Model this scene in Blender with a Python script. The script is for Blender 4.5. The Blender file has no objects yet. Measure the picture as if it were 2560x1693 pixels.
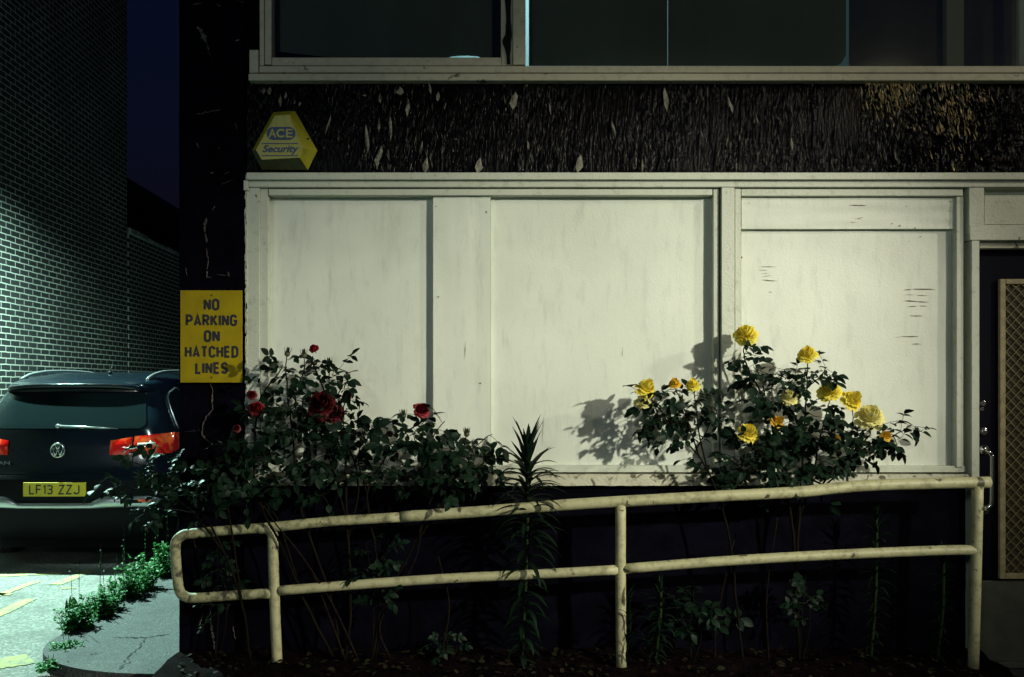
import bpy, math, random
from mathutils import Vector, Matrix, noise
R = math.radians
rnd = random.Random(7)
scene = bpy.context.scene
col = scene.collection

# ------------------------------------------------------------------ camera constants
F = 2130.2; CX = 1104.0; HY = 901.0; H = 1.5      # drawing units -> metres
def P(x, y, Y=4.6):
    return Vector(((x-CX)/F*Y, Y, H-(y-HY)/F*Y))
def G(x, y, z=0.0):
    Y = (H-z)*F/(y-HY)
    return Vector(((x-CX)/F*Y, Y, z))
def FX(x, Y=4.6): return (x-CX)/F*Y
def FZ(y, Y=4.6): return H-(y-HY)/F*Y

# ------------------------------------------------------------------ mesh builder
class MB:
    def __init__(s): s.v=[]; s.f=[]; s.m=[]
    def add(s, vs, fs, mi=0):
        b=len(s.v); s.v+= [tuple(v) for v in vs]
        for f in fs: s.f.append(tuple(b+i for i in f)); s.m.append(mi)
    def box(s, x0,x1,y0,y1,z0,z1, mi=0):
        if x0>x1:x0,x1=x1,x0
        if y0>y1:y0,y1=y1,y0
        if z0>z1:z0,z1=z1,z0
        s.add([(x0,y0,z0),(x1,y0,z0),(x1,y1,z0),(x0,y1,z0),(x0,y0,z1),(x1,y0,z1),(x1,y1,z1),(x0,y1,z1)],
              [(0,3,2,1),(4,5,6,7),(0,1,5,4),(1,2,6,5),(2,3,7,6),(3,0,4,7)],mi)
    def fbox(s, dx0,dx1,dy0,dy1, Y, D=0.03, mi=0):   # facade box, front at Y
        s.box(FX(dx0,Y),FX(dx1,Y),Y,Y+D,FZ(dy0,Y),FZ(dy1,Y),mi)
    def tube(s, pts, r, n=10, caps=True, mi=0):
        pts=[Vector(p) for p in pts]; N=len(pts)
        rs = r if isinstance(r,(list,tuple)) else [r]*N
        vs=[]; nrm=None
        for i,p in enumerate(pts):
            t=(pts[min(i+1,N-1)]-pts[max(i-1,0)])
            if t.length<1e-9: t=Vector((0,0,1))
            t.normalize()
            if nrm is None:
                a=Vector((0,0,1)) if abs(t.z)<.9 else Vector((1,0,0))
                nrm=t.cross(a).normalized()
            else:
                nrm=(nrm-t*nrm.dot(t))
                if nrm.length<1e-6: nrm=t.orthogonal()
                nrm.normalize()
            b=t.cross(nrm)
            for k in range(n):
                a=2*math.pi*k/n
                vs.append(p+(nrm*math.cos(a)+b*math.sin(a))*rs[i])
        fs=[]
        for i in range(N-1):
            for k in range(n):
                k2=(k+1)%n
                fs.append((i*n+k,i*n+k2,(i+1)*n+k2,(i+1)*n+k))
        if caps:
            fs.append(tuple(range(n-1,-1,-1))); fs.append(tuple((N-1)*n+k for k in range(n)))
        s.add(vs,fs,mi)
    def prism(s, pts, d, mi=0):      # pts ring (3d) extruded by vector d
        n=len(pts); d=Vector(d)
        vs=[Vector(p) for p in pts]+[Vector(p)+d for p in pts]
        fs=[tuple(range(n)),tuple(range(2*n-1,n-1,-1))]+[(i,(i+1)%n,(i+1)%n+n,i+n) for i in range(n)]
        s.add(vs,fs,mi)
    def build(s, name, mats, parent=None, smooth=False, bevel=0, loc=None):
        me=bpy.data.meshes.new(name)
        vs=s.v
        inv=None
        o=bpy.data.objects.new(name,me)
        if parent is not None:
            o.parent=parent; off=Vector(parent.get('_w',(0,0,0)))
        else:
            off=Vector(loc) if loc is not None else Vector((0,0,0)); o.location=off; 
        if off.length>0 : vs=[(v[0]-off.x,v[1]-off.y,v[2]-off.z) for v in vs]
        me.from_pydata(vs,[],s.f)
        if not isinstance(mats,(list,tuple)): mats=[mats]
        for m in mats: me.materials.append(m)
        me.polygons.foreach_set('material_index',s.m)
        if smooth: me.polygons.foreach_set('use_smooth',[True]*len(me.polygons))
        me.update(); me.validate()
        col.objects.link(o)
        if parent is None: o['_w']=tuple(off)
        else: o['_w']=tuple(off)
        if bevel:
            b=o.modifiers.new('Bevel','BEVEL'); b.width=bevel; b.segments=2; b.limit_method='ANGLE'
        return o
def thing(name,label,cat,loc=(0,0,0),group=None):
    o=bpy.data.objects.new(name,None); o.empty_display_size=.1; col.objects.link(o); o.location=loc
    o['_w']=tuple(loc); o['label']=label; o['category']=cat
    if group: o['group']=group
    return o
def structure(o): o['kind']='structure'; return o
def catmull(pts, n=6):
    pts=[Vector(p) for p in pts]
    if len(pts)<3: return [pts[0].lerp(pts[-1],i/n) for i in range(n+1)]
    q=[pts[0]*2-pts[1]]+pts+[pts[-1]*2-pts[-2]]; out=[]
    for i in range(1,len(q)-2):
        for k in range(n):
            t=k/n
            out.append(.5*((2*q[i])+(q[i+1]-q[i-1])*t+(2*q[i-1]-5*q[i]+4*q[i+1]-q[i+2])*t*t+(3*q[i]-q[i-1]-3*q[i+1]+q[i+2])*t**3))
    out.append(pts[-1]); return out

# ------------------------------------------------------------------ materials
def mat(name, base=(.5,.5,.5), rough=.6, metal=0, spec=.5, noise_amt=0, nscale=8, bump=0, bscale=60, col2=None, stretch=(1,1,1), thr=(.4,.6), trans=0):
    m=bpy.data.materials.new(name); m.use_nodes=True; nt=m.node_tree; n=nt.nodes; l=nt.links
    p=n['Principled BSDF']; p.inputs['Base Color'].default_value=(*base,1); p.inputs['Roughness'].default_value=rough
    p.inputs['Metallic'].default_value=metal; p.inputs['Specular IOR Level'].default_value=spec
    tc=n.new('ShaderNodeTexCoord'); mp=n.new('ShaderNodeMapping'); mp.inputs['Scale'].default_value=stretch
    l.new(tc.outputs['Object'],mp.inputs[0])
    if col2 is not None or noise_amt:
        no=n.new('ShaderNodeTexNoise'); no.inputs['Scale'].default_value=nscale; no.inputs['Detail'].default_value=8; no.inputs['Roughness'].default_value=.6
        l.new(mp.outputs[0],no.inputs['Vector'])
        cr=n.new('ShaderNodeMapRange'); cr.inputs[1].default_value=thr[0]; cr.inputs[2].default_value=thr[1]
        l.new(no.outputs[0],cr.inputs[0])
        mx=n.new('ShaderNodeMix'); mx.data_type='RGBA'
        c2=col2 if col2 is not None else tuple(c*(1-noise_amt) for c in base)
        mx.inputs[6].default_value=(*base,1); mx.inputs[7].default_value=(*c2,1)
        l.new(cr.outputs[0],mx.inputs[0]); l.new(mx.outputs[2],p.inputs['Base Color'])
    if bump:
        nb=n.new('ShaderNodeTexNoise'); nb.inputs['Scale'].default_value=bscale; nb.inputs['Detail'].default_value=6
        l.new(mp.outputs[0],nb.inputs['Vector'])
        b=n.new('ShaderNodeBump'); b.inputs['Strength'].default_value=bump; b.inputs['Distance'].default_value=.01
        l.new(nb.outputs[0],b.inputs['Height']); l.new(b.outputs[0],p.inputs['Normal'])
    if trans:
        t=n.new('ShaderNodeBsdfTranslucent'); t.inputs[0].default_value=(*base,1)
        ms=n.new('ShaderNodeMixShader'); ms.inputs[0].default_value=trans
        l.new(p.outputs[0],ms.inputs[1]); l.new(t.outputs[0],ms.inputs[2]); l.new(ms.outputs[0],n['Material Output'].inputs[0])
    return m
def paint_mat(name, base, dirt, amt=(.6,.72), streak=(1,1,.25), flake=None, flk=(.62,.64), fscale=14, rough=.45, bump=.12):
    m=mat(name,base,rough,noise_amt=.17,nscale=1.6,thr=(.35,.7),bump=bump,bscale=90)
    nt=m.node_tree;n=nt.nodes;l=nt.links;p=n['Principled BSDF']
    src=p.inputs['Base Color'].links[0].from_socket
    tc=n.new('ShaderNodeTexCoord');mp=n.new('ShaderNodeMapping');mp.inputs['Scale'].default_value=streak
    l.new(tc.outputs['Object'],mp.inputs[0])
    no=n.new('ShaderNodeTexNoise');no.inputs['Scale'].default_value=22;no.inputs['Detail'].default_value=9;no.inputs['Roughness'].default_value=.7
    l.new(mp.outputs[0],no.inputs['Vector'])
    r=n.new('ShaderNodeMapRange');r.inputs[1].default_value=amt[0];r.inputs[2].default_value=amt[1];l.new(no.outputs[0],r.inputs[0])
    mx=n.new('ShaderNodeMix');mx.data_type='RGBA';mx.inputs[7].default_value=(*dirt,1)
    l.new(r.outputs[0],mx.inputs[0]);l.new(src,mx.inputs[6]);last=mx.outputs[2]
    if flake is not None:
        n2=n.new('ShaderNodeTexNoise');n2.inputs['Scale'].default_value=fscale;n2.inputs['Detail'].default_value=5;n2.inputs['Distortion'].default_value=.6
        l.new(tc.outputs['Object'],n2.inputs['Vector'])
        r2=n.new('ShaderNodeMapRange');r2.inputs[1].default_value=flk[0];r2.inputs[2].default_value=flk[1];l.new(n2.outputs[0],r2.inputs[0])
        m2=n.new('ShaderNodeMix');m2.data_type='RGBA';m2.inputs[7].default_value=(*flake,1)
        l.new(r2.outputs[0],m2.inputs[0]);l.new(last,m2.inputs[6]);last=m2.outputs[2]
    l.new(last,p.inputs['Base Color'])
    return m
M={}
M['board']=paint_mat('board_paint',(.70,.75,.66),(.44,.47,.41),(.52,.90),(1,1,.22),bump=.08)
M['frame']=paint_mat('frame_paint',(.56,.60,.50),(.30,.31,.24),(.54,.76),(1,1,1),flake=(.16,.15,.11),flk=(.70,.73),bump=.2)
M['sill']=paint_mat('sill_paint',(.52,.52,.40),(.22,.21,.13),(.5,.7),(1,1,1),flake=(.10,.09,.06),flk=(.58,.62),fscale=22,bump=.4)
M['upframe']=paint_mat('upper_frame_paint',(.50,.49,.37),(.30,.29,.22),(.5,.75),(1,1,1),flake=(.08,.08,.06),flk=(.68,.71),bump=.2)
M['crack']=mat('bare_crack',(.10,.07,.05),.8,col2=(.3,.27,.22),nscale=40,thr=(.5,.6))
M['screwdark']=mat('dark_screw',(.03,.02,.015),.7)
M['rust']=mat('rust_nail',(.18,.11,.03),.8)
M['black']=mat('black_masonry',(.0022,.0022,.0060),.85,spec=.03,noise_amt=.5,nscale=6,bump=.5,bscale=25)
M['blackgloss']=mat('black_flaking_paint',(.0010,.0010,.0024),.13,spec=.035,col2=(.003,.0026,.003),nscale=30,stretch=(1,1,.15),bump=.5,bscale=120)
M['flake']=mat('paint_flake',(.24,.235,.18),.55,noise_amt=.5,nscale=60)
M['flakedark']=mat('paint_flake_dim',(.040,.038,.034),.5,noise_amt=.5,nscale=60)
M['pinkstone']=mat('bare_stone',(.09,.065,.055),.8,noise_amt=.6,nscale=40)
M['rail']=paint_mat('rail_paint',(.42,.41,.24),(.17,.16,.08),(.49,.70),(1,1,1),flake=(.07,.065,.04),flk=(.655,.68),fscale=16,rough=.5,bump=.15)
M['raildark']=paint_mat('dark_rail_paint',(.40,.39,.22),(.10,.10,.05),(.45,.62),(1,1,1),flake=(.05,.045,.03),flk=(.60,.66),fscale=16,rough=.6,bump=.2)  # darker, more heavily blotched rail paint
M['signy']=mat('sign_yellow',(.38,.285,.003),.6,spec=.2,noise_amt=.15,nscale=12)
M['ink']=mat('sign_ink',(.015,.013,.02),.6)
M['alarm']=paint_mat('alarm_plastic',(.40,.39,.03),(.18,.20,.04),(.5,.8),(1,1,.6),rough=.4,bump=.05)
M['alarmlow']=paint_mat('alarm_plastic_shaded',(.11,.14,.05),(.04,.05,.03),(.4,.7),(1,1,1),rough=.7,bump=.1)  # shaded copy of the yellow, shade painted on the lower facets
M['blue']=mat('alarm_blue',(.02,.06,.19),.5,noise_amt=.3,nscale=90)
M['navy']=mat('door_navy',(.003,.003,.009),.6,spec=.06)
M['kick']=mat('kick_plate',(.10,.105,.085),.45,noise_amt=.3,nscale=5,bump=.1)
M['bronze']=mat('grille_frame',(.42,.36,.2),.45,noise_amt=.3,nscale=30)
M['mesh']=mat('grille_mesh',(.30,.26,.12),.45,noise_amt=.3,nscale=30)
M['brown']=mat('brown_board',(.05,.036,.014),.7,noise_amt=.3,nscale=8)
M['chrome']=mat('chrome',(.75,.75,.75),.18,metal=1)
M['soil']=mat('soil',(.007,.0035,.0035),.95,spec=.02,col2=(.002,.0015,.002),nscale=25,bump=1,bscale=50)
M['blind']=mat('blind_cloth',(.07,.078,.052),.9,noise_amt=.25,nscale=2,stretch=(1,1,.2))
M['interior']=mat('interior_plaster',(.5,.6,.6),.8)
M['blacktrim']=mat('black_trim',(.005,.005,.007),.6,spec=.10)
M['carpaint']=mat('car_paint',(.004,.009,.015),.2,spec=.4,noise_amt=.2,nscale=2)
M['carpaint'].node_tree.nodes['Principled BSDF'].inputs['Coat Weight'].default_value=.5
M['silver']=mat('silver_trim',(.45,.47,.48),.28,metal=.8)
M['platey']=mat('plate_yellow',(.65,.48,.02),.45,noise_amt=.1,nscale=20)
M['tyre']=mat('tyre_rubber',(.02,.02,.022),.8,bump=.3,bscale=60)
M['redlens']=mat('red_lens',(.75,.010,.008),.12,spec=.6,col2=(1,.16,.03),nscale=7,thr=(.5,.62))  # orange patches paint lit facets into the lens colour
M['redlens'].node_tree.nodes['Principled BSDF'].inputs['Coat Weight'].default_value=1
M['clearlens']=mat('clear_lens',(.5,.45,.4),.1,spec=.8)
M['leaf']=mat('rose_leaf',(.007,.021,.011),.5,spec=.10,noise_amt=.45,nscale=18,trans=.12)
M['leaf2']=mat('strap_leaf',(.006,.016,.008),.5,spec=.08,noise_amt=.4,nscale=20,trans=.12)
M['weed']=mat('weed_leaf',(.035,.25,.045),.55,spec=.3,noise_amt=.35,nscale=14,trans=.25)
M['weeddark']=mat('dock_leaf',(.025,.10,.018),.45,noise_amt=.4,nscale=20,trans=.2)
M['stem']=mat('cane_bark',(.008,.006,.004),.7,spec=.05,noise_amt=.4,nscale=30)
M['gstem']=mat('green_stem',(.014,.028,.010),.6,spec=.08,noise_amt=.3,nscale=30)
M['yel']=mat('yellow_petal',(.86,.78,.12),.55,col2=(.86,.66,.05),nscale=25,trans=.3)
M['paley']=mat('pale_yellow_petal',(.80,.77,.36),.55,col2=(.78,.70,.22),nscale=30,trans=.3)
M['orange']=mat('orange_petal',(.75,.40,.02),.55,col2=(.7,.5,.03),nscale=30,trans=.2)
M['red']=mat('red_petal',(.17,.004,.010),.5,col2=(.08,.002,.006),nscale=30,trans=.1)
M['redbright']=mat('bright_red_petal',(.30,.006,.014),.5,col2=(.16,.003,.008),nscale=30,trans=.15)
M['reddark']=mat('dark_red_petal',(.07,.0015,.004),.6,spec=.2,col2=(.03,.001,.002),nscale=30)
M['bud']=mat('bud_green',(.10,.09,.04),.6,noise_amt=.4,nscale=40)
M['darkrender']=mat('dark_render',(.03,.03,.035),.9,noise_amt=.3,nscale=2)
M['slate']=mat('roof_slate',(.02,.02,.024),.7,noise_amt=.3,nscale=4)

def glass_mat(name,tint=(.9,.95,.95),refl=.25):
    m=bpy.data.materials.new(name);m.use_nodes=True;nt=m.node_tree;n=nt.nodes;l=nt.links
    n.remove(n['Principled BSDF'])
    t=n.new('ShaderNodeBsdfTransparent');t.inputs[0].default_value=(*tint,1)
    g=n.new('ShaderNodeBsdfGlossy');g.inputs['Roughness'].default_value=.06;g.inputs[0].default_value=(.9,.95,1,1)
    fr=n.new('ShaderNodeFresnel');fr.inputs[0].default_value=1.5
    ms=n.new('ShaderNodeMixShader');l.new(fr.outputs[0],ms.inputs[0]);l.new(t.outputs[0],ms.inputs[1]);l.new(g.outputs[0],ms.inputs[2])
    l.new(ms.outputs[0],n['Material Output'].inputs[0]);return m
M['glass']=glass_mat('window_glass')
M['carglass']=glass_mat('car_glass',(.10,.15,.15))

def brick_mat():
    m=bpy.data.materials.new('old_brick');m.use_nodes=True;nt=m.node_tree;n=nt.nodes;l=nt.links;p=n['Principled BSDF']
    g=n.new('ShaderNodeNewGeometry');sp=n.new('ShaderNodeSeparateXYZ');l.new(g.outputs['Position'],sp.inputs[0])
    nz=n.new('ShaderNodeTexNoise');nz.inputs['Scale'].default_value=9;nz.inputs['Detail'].default_value=3;l.new(g.outputs['Position'],nz.inputs['Vector'])
    cb=n.new('ShaderNodeCombineXYZ');l.new(sp.outputs[1],cb.inputs[0]);l.new(sp.outputs[2],cb.inputs[1])
    sub=n.new('ShaderNodeVectorMath');sub.operation='SUBTRACT';sub.inputs[1].default_value=(.5,.5,.5);l.new(nz.outputs['Color'],sub.inputs[0])
    sc=n.new('ShaderNodeVectorMath');sc.operation='SCALE';sc.inputs['Scale'].default_value=.016;l.new(sub.outputs[0],sc.inputs[0])
    ad=n.new('ShaderNodeVectorMath');l.new(cb.outputs[0],ad.inputs[0]);l.new(sc.outputs[0],ad.inputs[1])
    b=n.new('ShaderNodeTexBrick');l.new(ad.outputs[0],b.inputs['Vector'])
    b.inputs['Scale'].default_value=1;b.inputs['Brick Width'].default_value=.225;b.inputs['Row Height'].default_value=.075
    b.inputs['Mortar Size'].default_value=.0075;b.inputs['Mortar Smooth'].default_value=.25;b.inputs['Bias'].default_value=-.2
    b.inputs['Color1'].default_value=(.014,.018,.020,1);b.inputs['Color2'].default_value=(.034,.032,.032,1)
    # mortar tone varies in patches (repointing)
    n2=n.new('ShaderNodeTexNoise');n2.inputs['Scale'].default_value=1.3;n2.inputs['Detail'].default_value=5;l.new(g.outputs['Position'],n2.inputs['Vector'])
    mr=n.new('ShaderNodeMapRange');mr.inputs[1].default_value=.35;mr.inputs[2].default_value=.7;l.new(n2.outputs[0],mr.inputs[0])
    mx=n.new('ShaderNodeMix');mx.data_type='RGBA';mx.inputs[6].default_value=(.38,.38,.34,1);mx.inputs[7].default_value=(.72,.71,.64,1)
    l.new(mr.outputs[0],mx.inputs[0]);l.new(mx.outputs[2],b.inputs['Mortar'])
    l.new(b.outputs['Color'],p.inputs['Base Color']);p.inputs['Roughness'].default_value=.85
    bp=n.new('ShaderNodeBump');bp.inputs['Strength'].default_value=.6;bp.inputs['Distance'].default_value=.006;bp.invert=True
    l.new(b.outputs['Fac'],bp.inputs['Height'])
    nb=n.new('ShaderNodeTexNoise');nb.inputs['Scale'].default_value=70;l.new(g.outputs['Position'],nb.inputs['Vector'])
    b2=n.new('ShaderNodeBump');b2.inputs['Strength'].default_value=.35;b2.inputs['Distance'].default_value=.004
    l.new(nb.outputs[0],b2.inputs['Height']);l.new(bp.outputs[0],b2.inputs['Normal']);l.new(b2.outputs[0],p.inputs['Normal'])
    return m
M['brick']=brick_mat()
def asphalt_mat(name,base,agg,dark):
    m=bpy.data.materials.new(name);m.use_nodes=True;nt=m.node_tree;n=nt.nodes;l=nt.links;p=n['Principled BSDF']
    g=n.new('ShaderNodeNewGeometry')
    v=n.new('ShaderNodeTexVoronoi');v.inputs['Scale'].default_value=75;l.new(g.outputs['Position'],v.inputs['Vector'])
    s=n.new('ShaderNodeSeparateColor');l.new(v.outputs['Color'],s.inputs[0])
    m1=n.new('ShaderNodeMix');m1.data_type='RGBA';m1.inputs[6].default_value=(*base,1);m1.inputs[7].default_value=(*agg,1)
    r=n.new('ShaderNodeMapRange');r.inputs[1].default_value=.45;r.inputs[2].default_value=.95;l.new(s.outputs[0],r.inputs[0]);l.new(r.outputs[0],m1.inputs[0])
    nz=n.new('ShaderNodeTexNoise');nz.inputs['Scale'].default_value=2.6;nz.inputs['Detail'].default_value=9;nz.inputs['Roughness'].default_value=.7;l.new(g.outputs['Position'],nz.inputs['Vector'])
    r2=n.new('ShaderNodeMapRange');r2.inputs[1].default_value=.48;r2.inputs[2].default_value=.72;l.new(nz.outputs[0],r2.inputs[0])
    m2=n.new('ShaderNodeMix');m2.data_type='RGBA';m2.inputs[7].default_value=(*dark,1);l.new(m1.outputs[2],m2.inputs[6]);l.new(r2.outputs[0],m2.inputs[0])
    l.new(m2.outputs[2],p.inputs['Base Color']);p.inputs['Roughness'].default_value=.85
    b=n.new('ShaderNodeBump');b.inputs['Strength'].default_value=.7;b.inputs['Distance'].default_value=.006
    l.new(v.outputs['Distance'],b.inputs['Height']);l.new(b.outputs[0],p.inputs['Normal'])
    return m
M['asphalt']=asphalt_mat('worn_asphalt',(.17,.17,.155),(.36,.36,.32),(.11,.11,.10))
M['paveconc']=asphalt_mat('pavement_tarmac',(.055,.058,.060),(.10,.10,.10),(.030,.032,.034))
def yellowline_mat():
    m=M['asphalt'].copy();m.name='worn_yellow_paint';nt=m.node_tree;n=nt.nodes;l=nt.links;p=n['Principled BSDF']
    src=p.inputs['Base Color'].links[0].from_socket
    g=n.new('ShaderNodeNewGeometry');nz=n.new('ShaderNodeTexNoise');nz.inputs['Scale'].default_value=11;nz.inputs['Detail'].default_value=8;nz.inputs['Roughness'].default_value=.75
    l.new(g.outputs['Position'],nz.inputs['Vector'])
    r=n.new('ShaderNodeMapRange');r.inputs[1].default_value=.40;r.inputs[2].default_value=.52;l.new(nz.outputs[0],r.inputs[0])
    mx=n.new('ShaderNodeMix');mx.data_type='RGBA';mx.inputs[7].default_value=(.44,.42,.16,1)
    l.new(src,mx.inputs[6]);l.new(r.outputs[0],mx.inputs[0]);l.new(mx.outputs[2],p.inputs['Base Color']);return m
M['yline']=yellowline_mat()

# ------------------------------------------------------------------ text
def text_fit(mb, s, x0,x1,z0,z1, Y, depth=.0015, bold=.02, shear=0, mi=0):
    c=bpy.data.curves.new('lettering','FONT');c.body=s;c.size=1;c.offset=bold;c.extrude=.0;c.shear=shear;c.resolution_u=4
    o=bpy.data.objects.new('lettering_tmp',c);col.objects.link(o)
    dg=bpy.context.evaluated_depsgraph_get();me=bpy.data.meshes.new_from_object(o.evaluated_get(dg))
    vs=[v.co.copy() for v in me.vertices];fs=[tuple(p.vertices) for p in me.polygons]
    bpy.data.objects.remove(o);bpy.data.curves.remove(c)
    ax=min(v.x for v in vs);bx=max(v.x for v in vs);az=min(v.y for v in vs);bz=max(v.y for v in vs)
    out=[(x0+(v.x-ax)/(bx-ax)*(x1-x0),Y,z0+(v.y-az)/(bz-az)*(z1-z0)) for v in vs]
    mb.add(out,fs,mi); bpy.data.meshes.remove(me)


def arc(cx,cy,rx,ry,a0,a1,n=8): return [(cx+rx*math.cos(R(a0+(a1-a0)*i/n)),cy+ry*math.sin(R(a0+(a1-a0)*i/n))) for i in range(n+1)]
_w=.5
GL={'N':[[(0,0),(0,1)],[(0,1),(_w,0)],[(_w,0),(_w,1)]],
'O':[arc(.25,.75,.25,.25,0,180)+arc(.25,.25,.25,.25,180,360)+[(_w,.75)]],
'P':[[(0,0),(0,1),(.24,1)]+arc(.24,.73,.26,.27,90,-90)[1:]+[(0,.46)]],
'A':[[(-.03,0),(.25,1),(.53,0)],[(.07,.27),(.43,.27)]],
'R':[[(0,0),(0,1),(.24,1)]+arc(.24,.75,.26,.25,90,-90)[1:]+[(0,.5)],[(.28,.48),(.5,0)]],
'K':[[(0,0),(0,1)],[(.5,1),(.03,.38)],[(.17,.56),(.53,0)]],
'I':[[(0,0),(0,1)]],
'G':[arc(.25,.75,.25,.25,5,180)+arc(.25,.25,.25,.25,180,360)+[(_w,.45),(.27,.45)]],
'H':[[(0,0),(0,1)],[(_w,0),(_w,1)],[(0,.52),(_w,.52)]],
'T':[[(-.02,1),(.50,1)],[(.24,1),(.24,0)]],
'C':[arc(.25,.75,.25,.25,0,180)+arc(.25,.25,.25,.25,180,360)],
'E':[[(.44,1),(0,1),(0,0),(.46,0)],[(0,.52),(.40,.52)]],
'D':[[(0,0),(0,1),(.22,1)]+arc(.22,.72,.28,.28,90,0)[1:]+arc(.22,.28,.28,.28,0,-90)+[(0,0)]],
'L':[[(0,1),(0,0),(.42,0)]],
'S':[arc(.25,.75,.25,.25,10,180)+[(.05,.58),(.45,.42)]+arc(.25,.25,.25,.25,0,-170)],
'F':[[(0,0),(0,1),(.46,1)],[(0,.52),(.40,.52)]],
'1':[[(0.0,.8),(.14,1),(.14,0)]],
'3':[arc(.25,.76,.25,.24,150,-80)+[(.15,.52)],arc(.25,.26,.25,.26,80,-150)],
'Z':[[(0,1),(.5,1),(0,0),(.5,0)]],
'J':[[(.5,1),(.5,.25)]+arc(.25,.25,.25,.25,0,-170)]}
def glyphs(mb,txt,x0,x1,z0,z1,Y,sw=.17,gap=.14,xs=1.0,space=.30):
    wd=[];
    for ch in txt:
        if ch==' ': wd.append((0,space-gap)); continue
        xs_=[p[0] for st in GL[ch] for p in st]; wd.append((min(xs_),max(xs_)))
    tot=sum((b-a)+sw+gap for a,b in wd)-gap
    hz=(z1-z0); hx=(x1-x0)/tot; x=0; lay=0
    for ch,(a,b) in zip(txt,wd):
        if ch!=' ':
            for st in GL[ch]:
                lay+=1; yy=Y-.00006*(lay%4)
                pts=[Vector((x0+hx*(x+sw/2+p[0]-a),0,z0+hz*(sw*.35+p[1]*(1-sw*.7)))) for p in st]
                if (pts[0]-pts[-1]).length<1e-6: closed=True; pts=pts[:-1]
                else: closed=False
                q=[pts[0]]
                for p in pts[1:]:
                    if (p-q[-1]).length>1e-5: q.append(p)
                pts=q; N=len(pts); hw=sw*hx*.5; vs=[]
                for i in range(N):
                    pr=pts[i-1] if (i>0 or closed) else None; nx_=pts[(i+1)%N] if (i<N-1 or closed) else None
                    d1=(pts[i]-pr).normalized() if pr is not None else None; d2=(nx_-pts[i]).normalized() if nx_ is not None else None
                    if d1 is None: d1=d2
                    if d2 is None: d2=d1
                    n1=Vector((-d1.z,0,d1.x)); n2=Vector((-d2.z,0,d2.x)); m=(n1+n2)
                    m=m.normalized() if m.length>1e-3 else n1
                    k=1/max(.45,m.dot(n1))
                    e=Vector()
                    if not closed and i==0: e=-d2*hw*.0
                    vs+=[pts[i]+m*hw*k+Vector((0,yy,0)),pts[i]-m*hw*k+Vector((0,yy,0))]
                L=N if closed else N-1
                mb.add(vs,[(2*i,2*((i+1)%N),2*((i+1)%N)+1,2*i+1) for i in range(L)])
        x+=(b-a)+sw+gap
# ================================================================== SETTING
# ground
mb=MB()
mb.add([(-60,-20,0),(60,-20,0),(60,80,0),(-60,80,0)],[(0,1,2,3)])
structure(mb.build('ground',M['asphalt']))
# pavement strip along building side, rounded near end
ring=[]
xl,xr=-2.42,-1.46
y0=4.62
for i in range(13):
    a=math.pi+ i/12*math.pi/2
    ring.append((xl+.78+.78*math.cos(a), y0+.62+.62*math.sin(a)))
ring=[(xl,16.0)]+ring+[(xr,y0),(xr,16.0)]
ring=ring[::-1]
mb=MB()
top=[(x,y,.07) for x,y in ring];bot=[(x,y,-.05) for x,y in ring]
n=len(ring)
rb=[(x,y,.055) for x,y in ring]
mb.add(top,[tuple(range(n-1,-1,-1))]); mb.add(top+bot,[(i,(i+1)%n,n+(i+1)%n,n+i) for i in range(n)])
def pcrack(pts,w):
    q=[G(a,b,.0725) for a,b in pts]; out=[]
    for a,b in zip(q,q[1:]):
        for k in range(8): out.append(a.lerp(b,k/8)+Vector((rnd.uniform(-.012,.012),rnd.uniform(-.012,.012),0)))
    out.append(q[-1]); vs=[]
    for i,p in enumerate(out):
        ww=w*rnd.uniform(.3,1.2)*(math.sin(math.pi*(i+.3)/len(out))); vs+=[p+Vector((ww*.5,ww,0)),p-Vector((ww*.5,ww,0))]
    mb.add(vs,[(2*i,2*i+1,2*i+3,2*i+2) for i in range(len(out)-1)],1)
pcrack([(254,1474),(305,1476),(340,1476),(372,1471),(395,1468)],.010)
pcrack([(340,1476),(330,1488),(302,1520),(284,1536)],.009)
pcrack([(270,1552),(300,1532)],.016)
pcrack([(205,1515),(235,1512)],.006)
structure(mb.build('pavement',[M['paveconc'],M['blacktrim']]))
# yellow markings (worn)
mb=MB()
def stripe(pa,pb,w0,w1):
    a=G(*pa,.004);b=G(*pb,.004);d=(b-a).normalized();s=Vector((-d.y,d.x,0))
    N=8;vs=[];
    for i in range(N+1):
        t=i/N;p=a.lerp(b,t);w=(w0+(w1-w0)*t)/2
        vs+= [p+s*(w+rnd.uniform(-.01,.01)),p-s*(w+rnd.uniform(-.01,.01))]
    mb.add(vs,[(2*i,2*i+2,2*i+3,2*i+1) for i in range(N)])
def C2(x,y): return ((x/3.387)/1.0797,(1250+y/3.387)/1.0797)
stripe(C2(-500,1180),C2(270,835),.10,.09)
stripe(C2(-700,660),C2(520,622),.10,.09)
stripe(C2(-300,905),C2(320,685),.08,.07)
stripe(C2(470,715),C2(760,600),.10,.08)
stripe(C2(-400,790),C2(100,798),.07,.06)
stripe(C2(520,750),C2(640,742),.05,.05)
stripe(C2(-100,1400),C2(260,1340),.20,.22)
structure(mb.build('yellow_markings',M['yline']))
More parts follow.
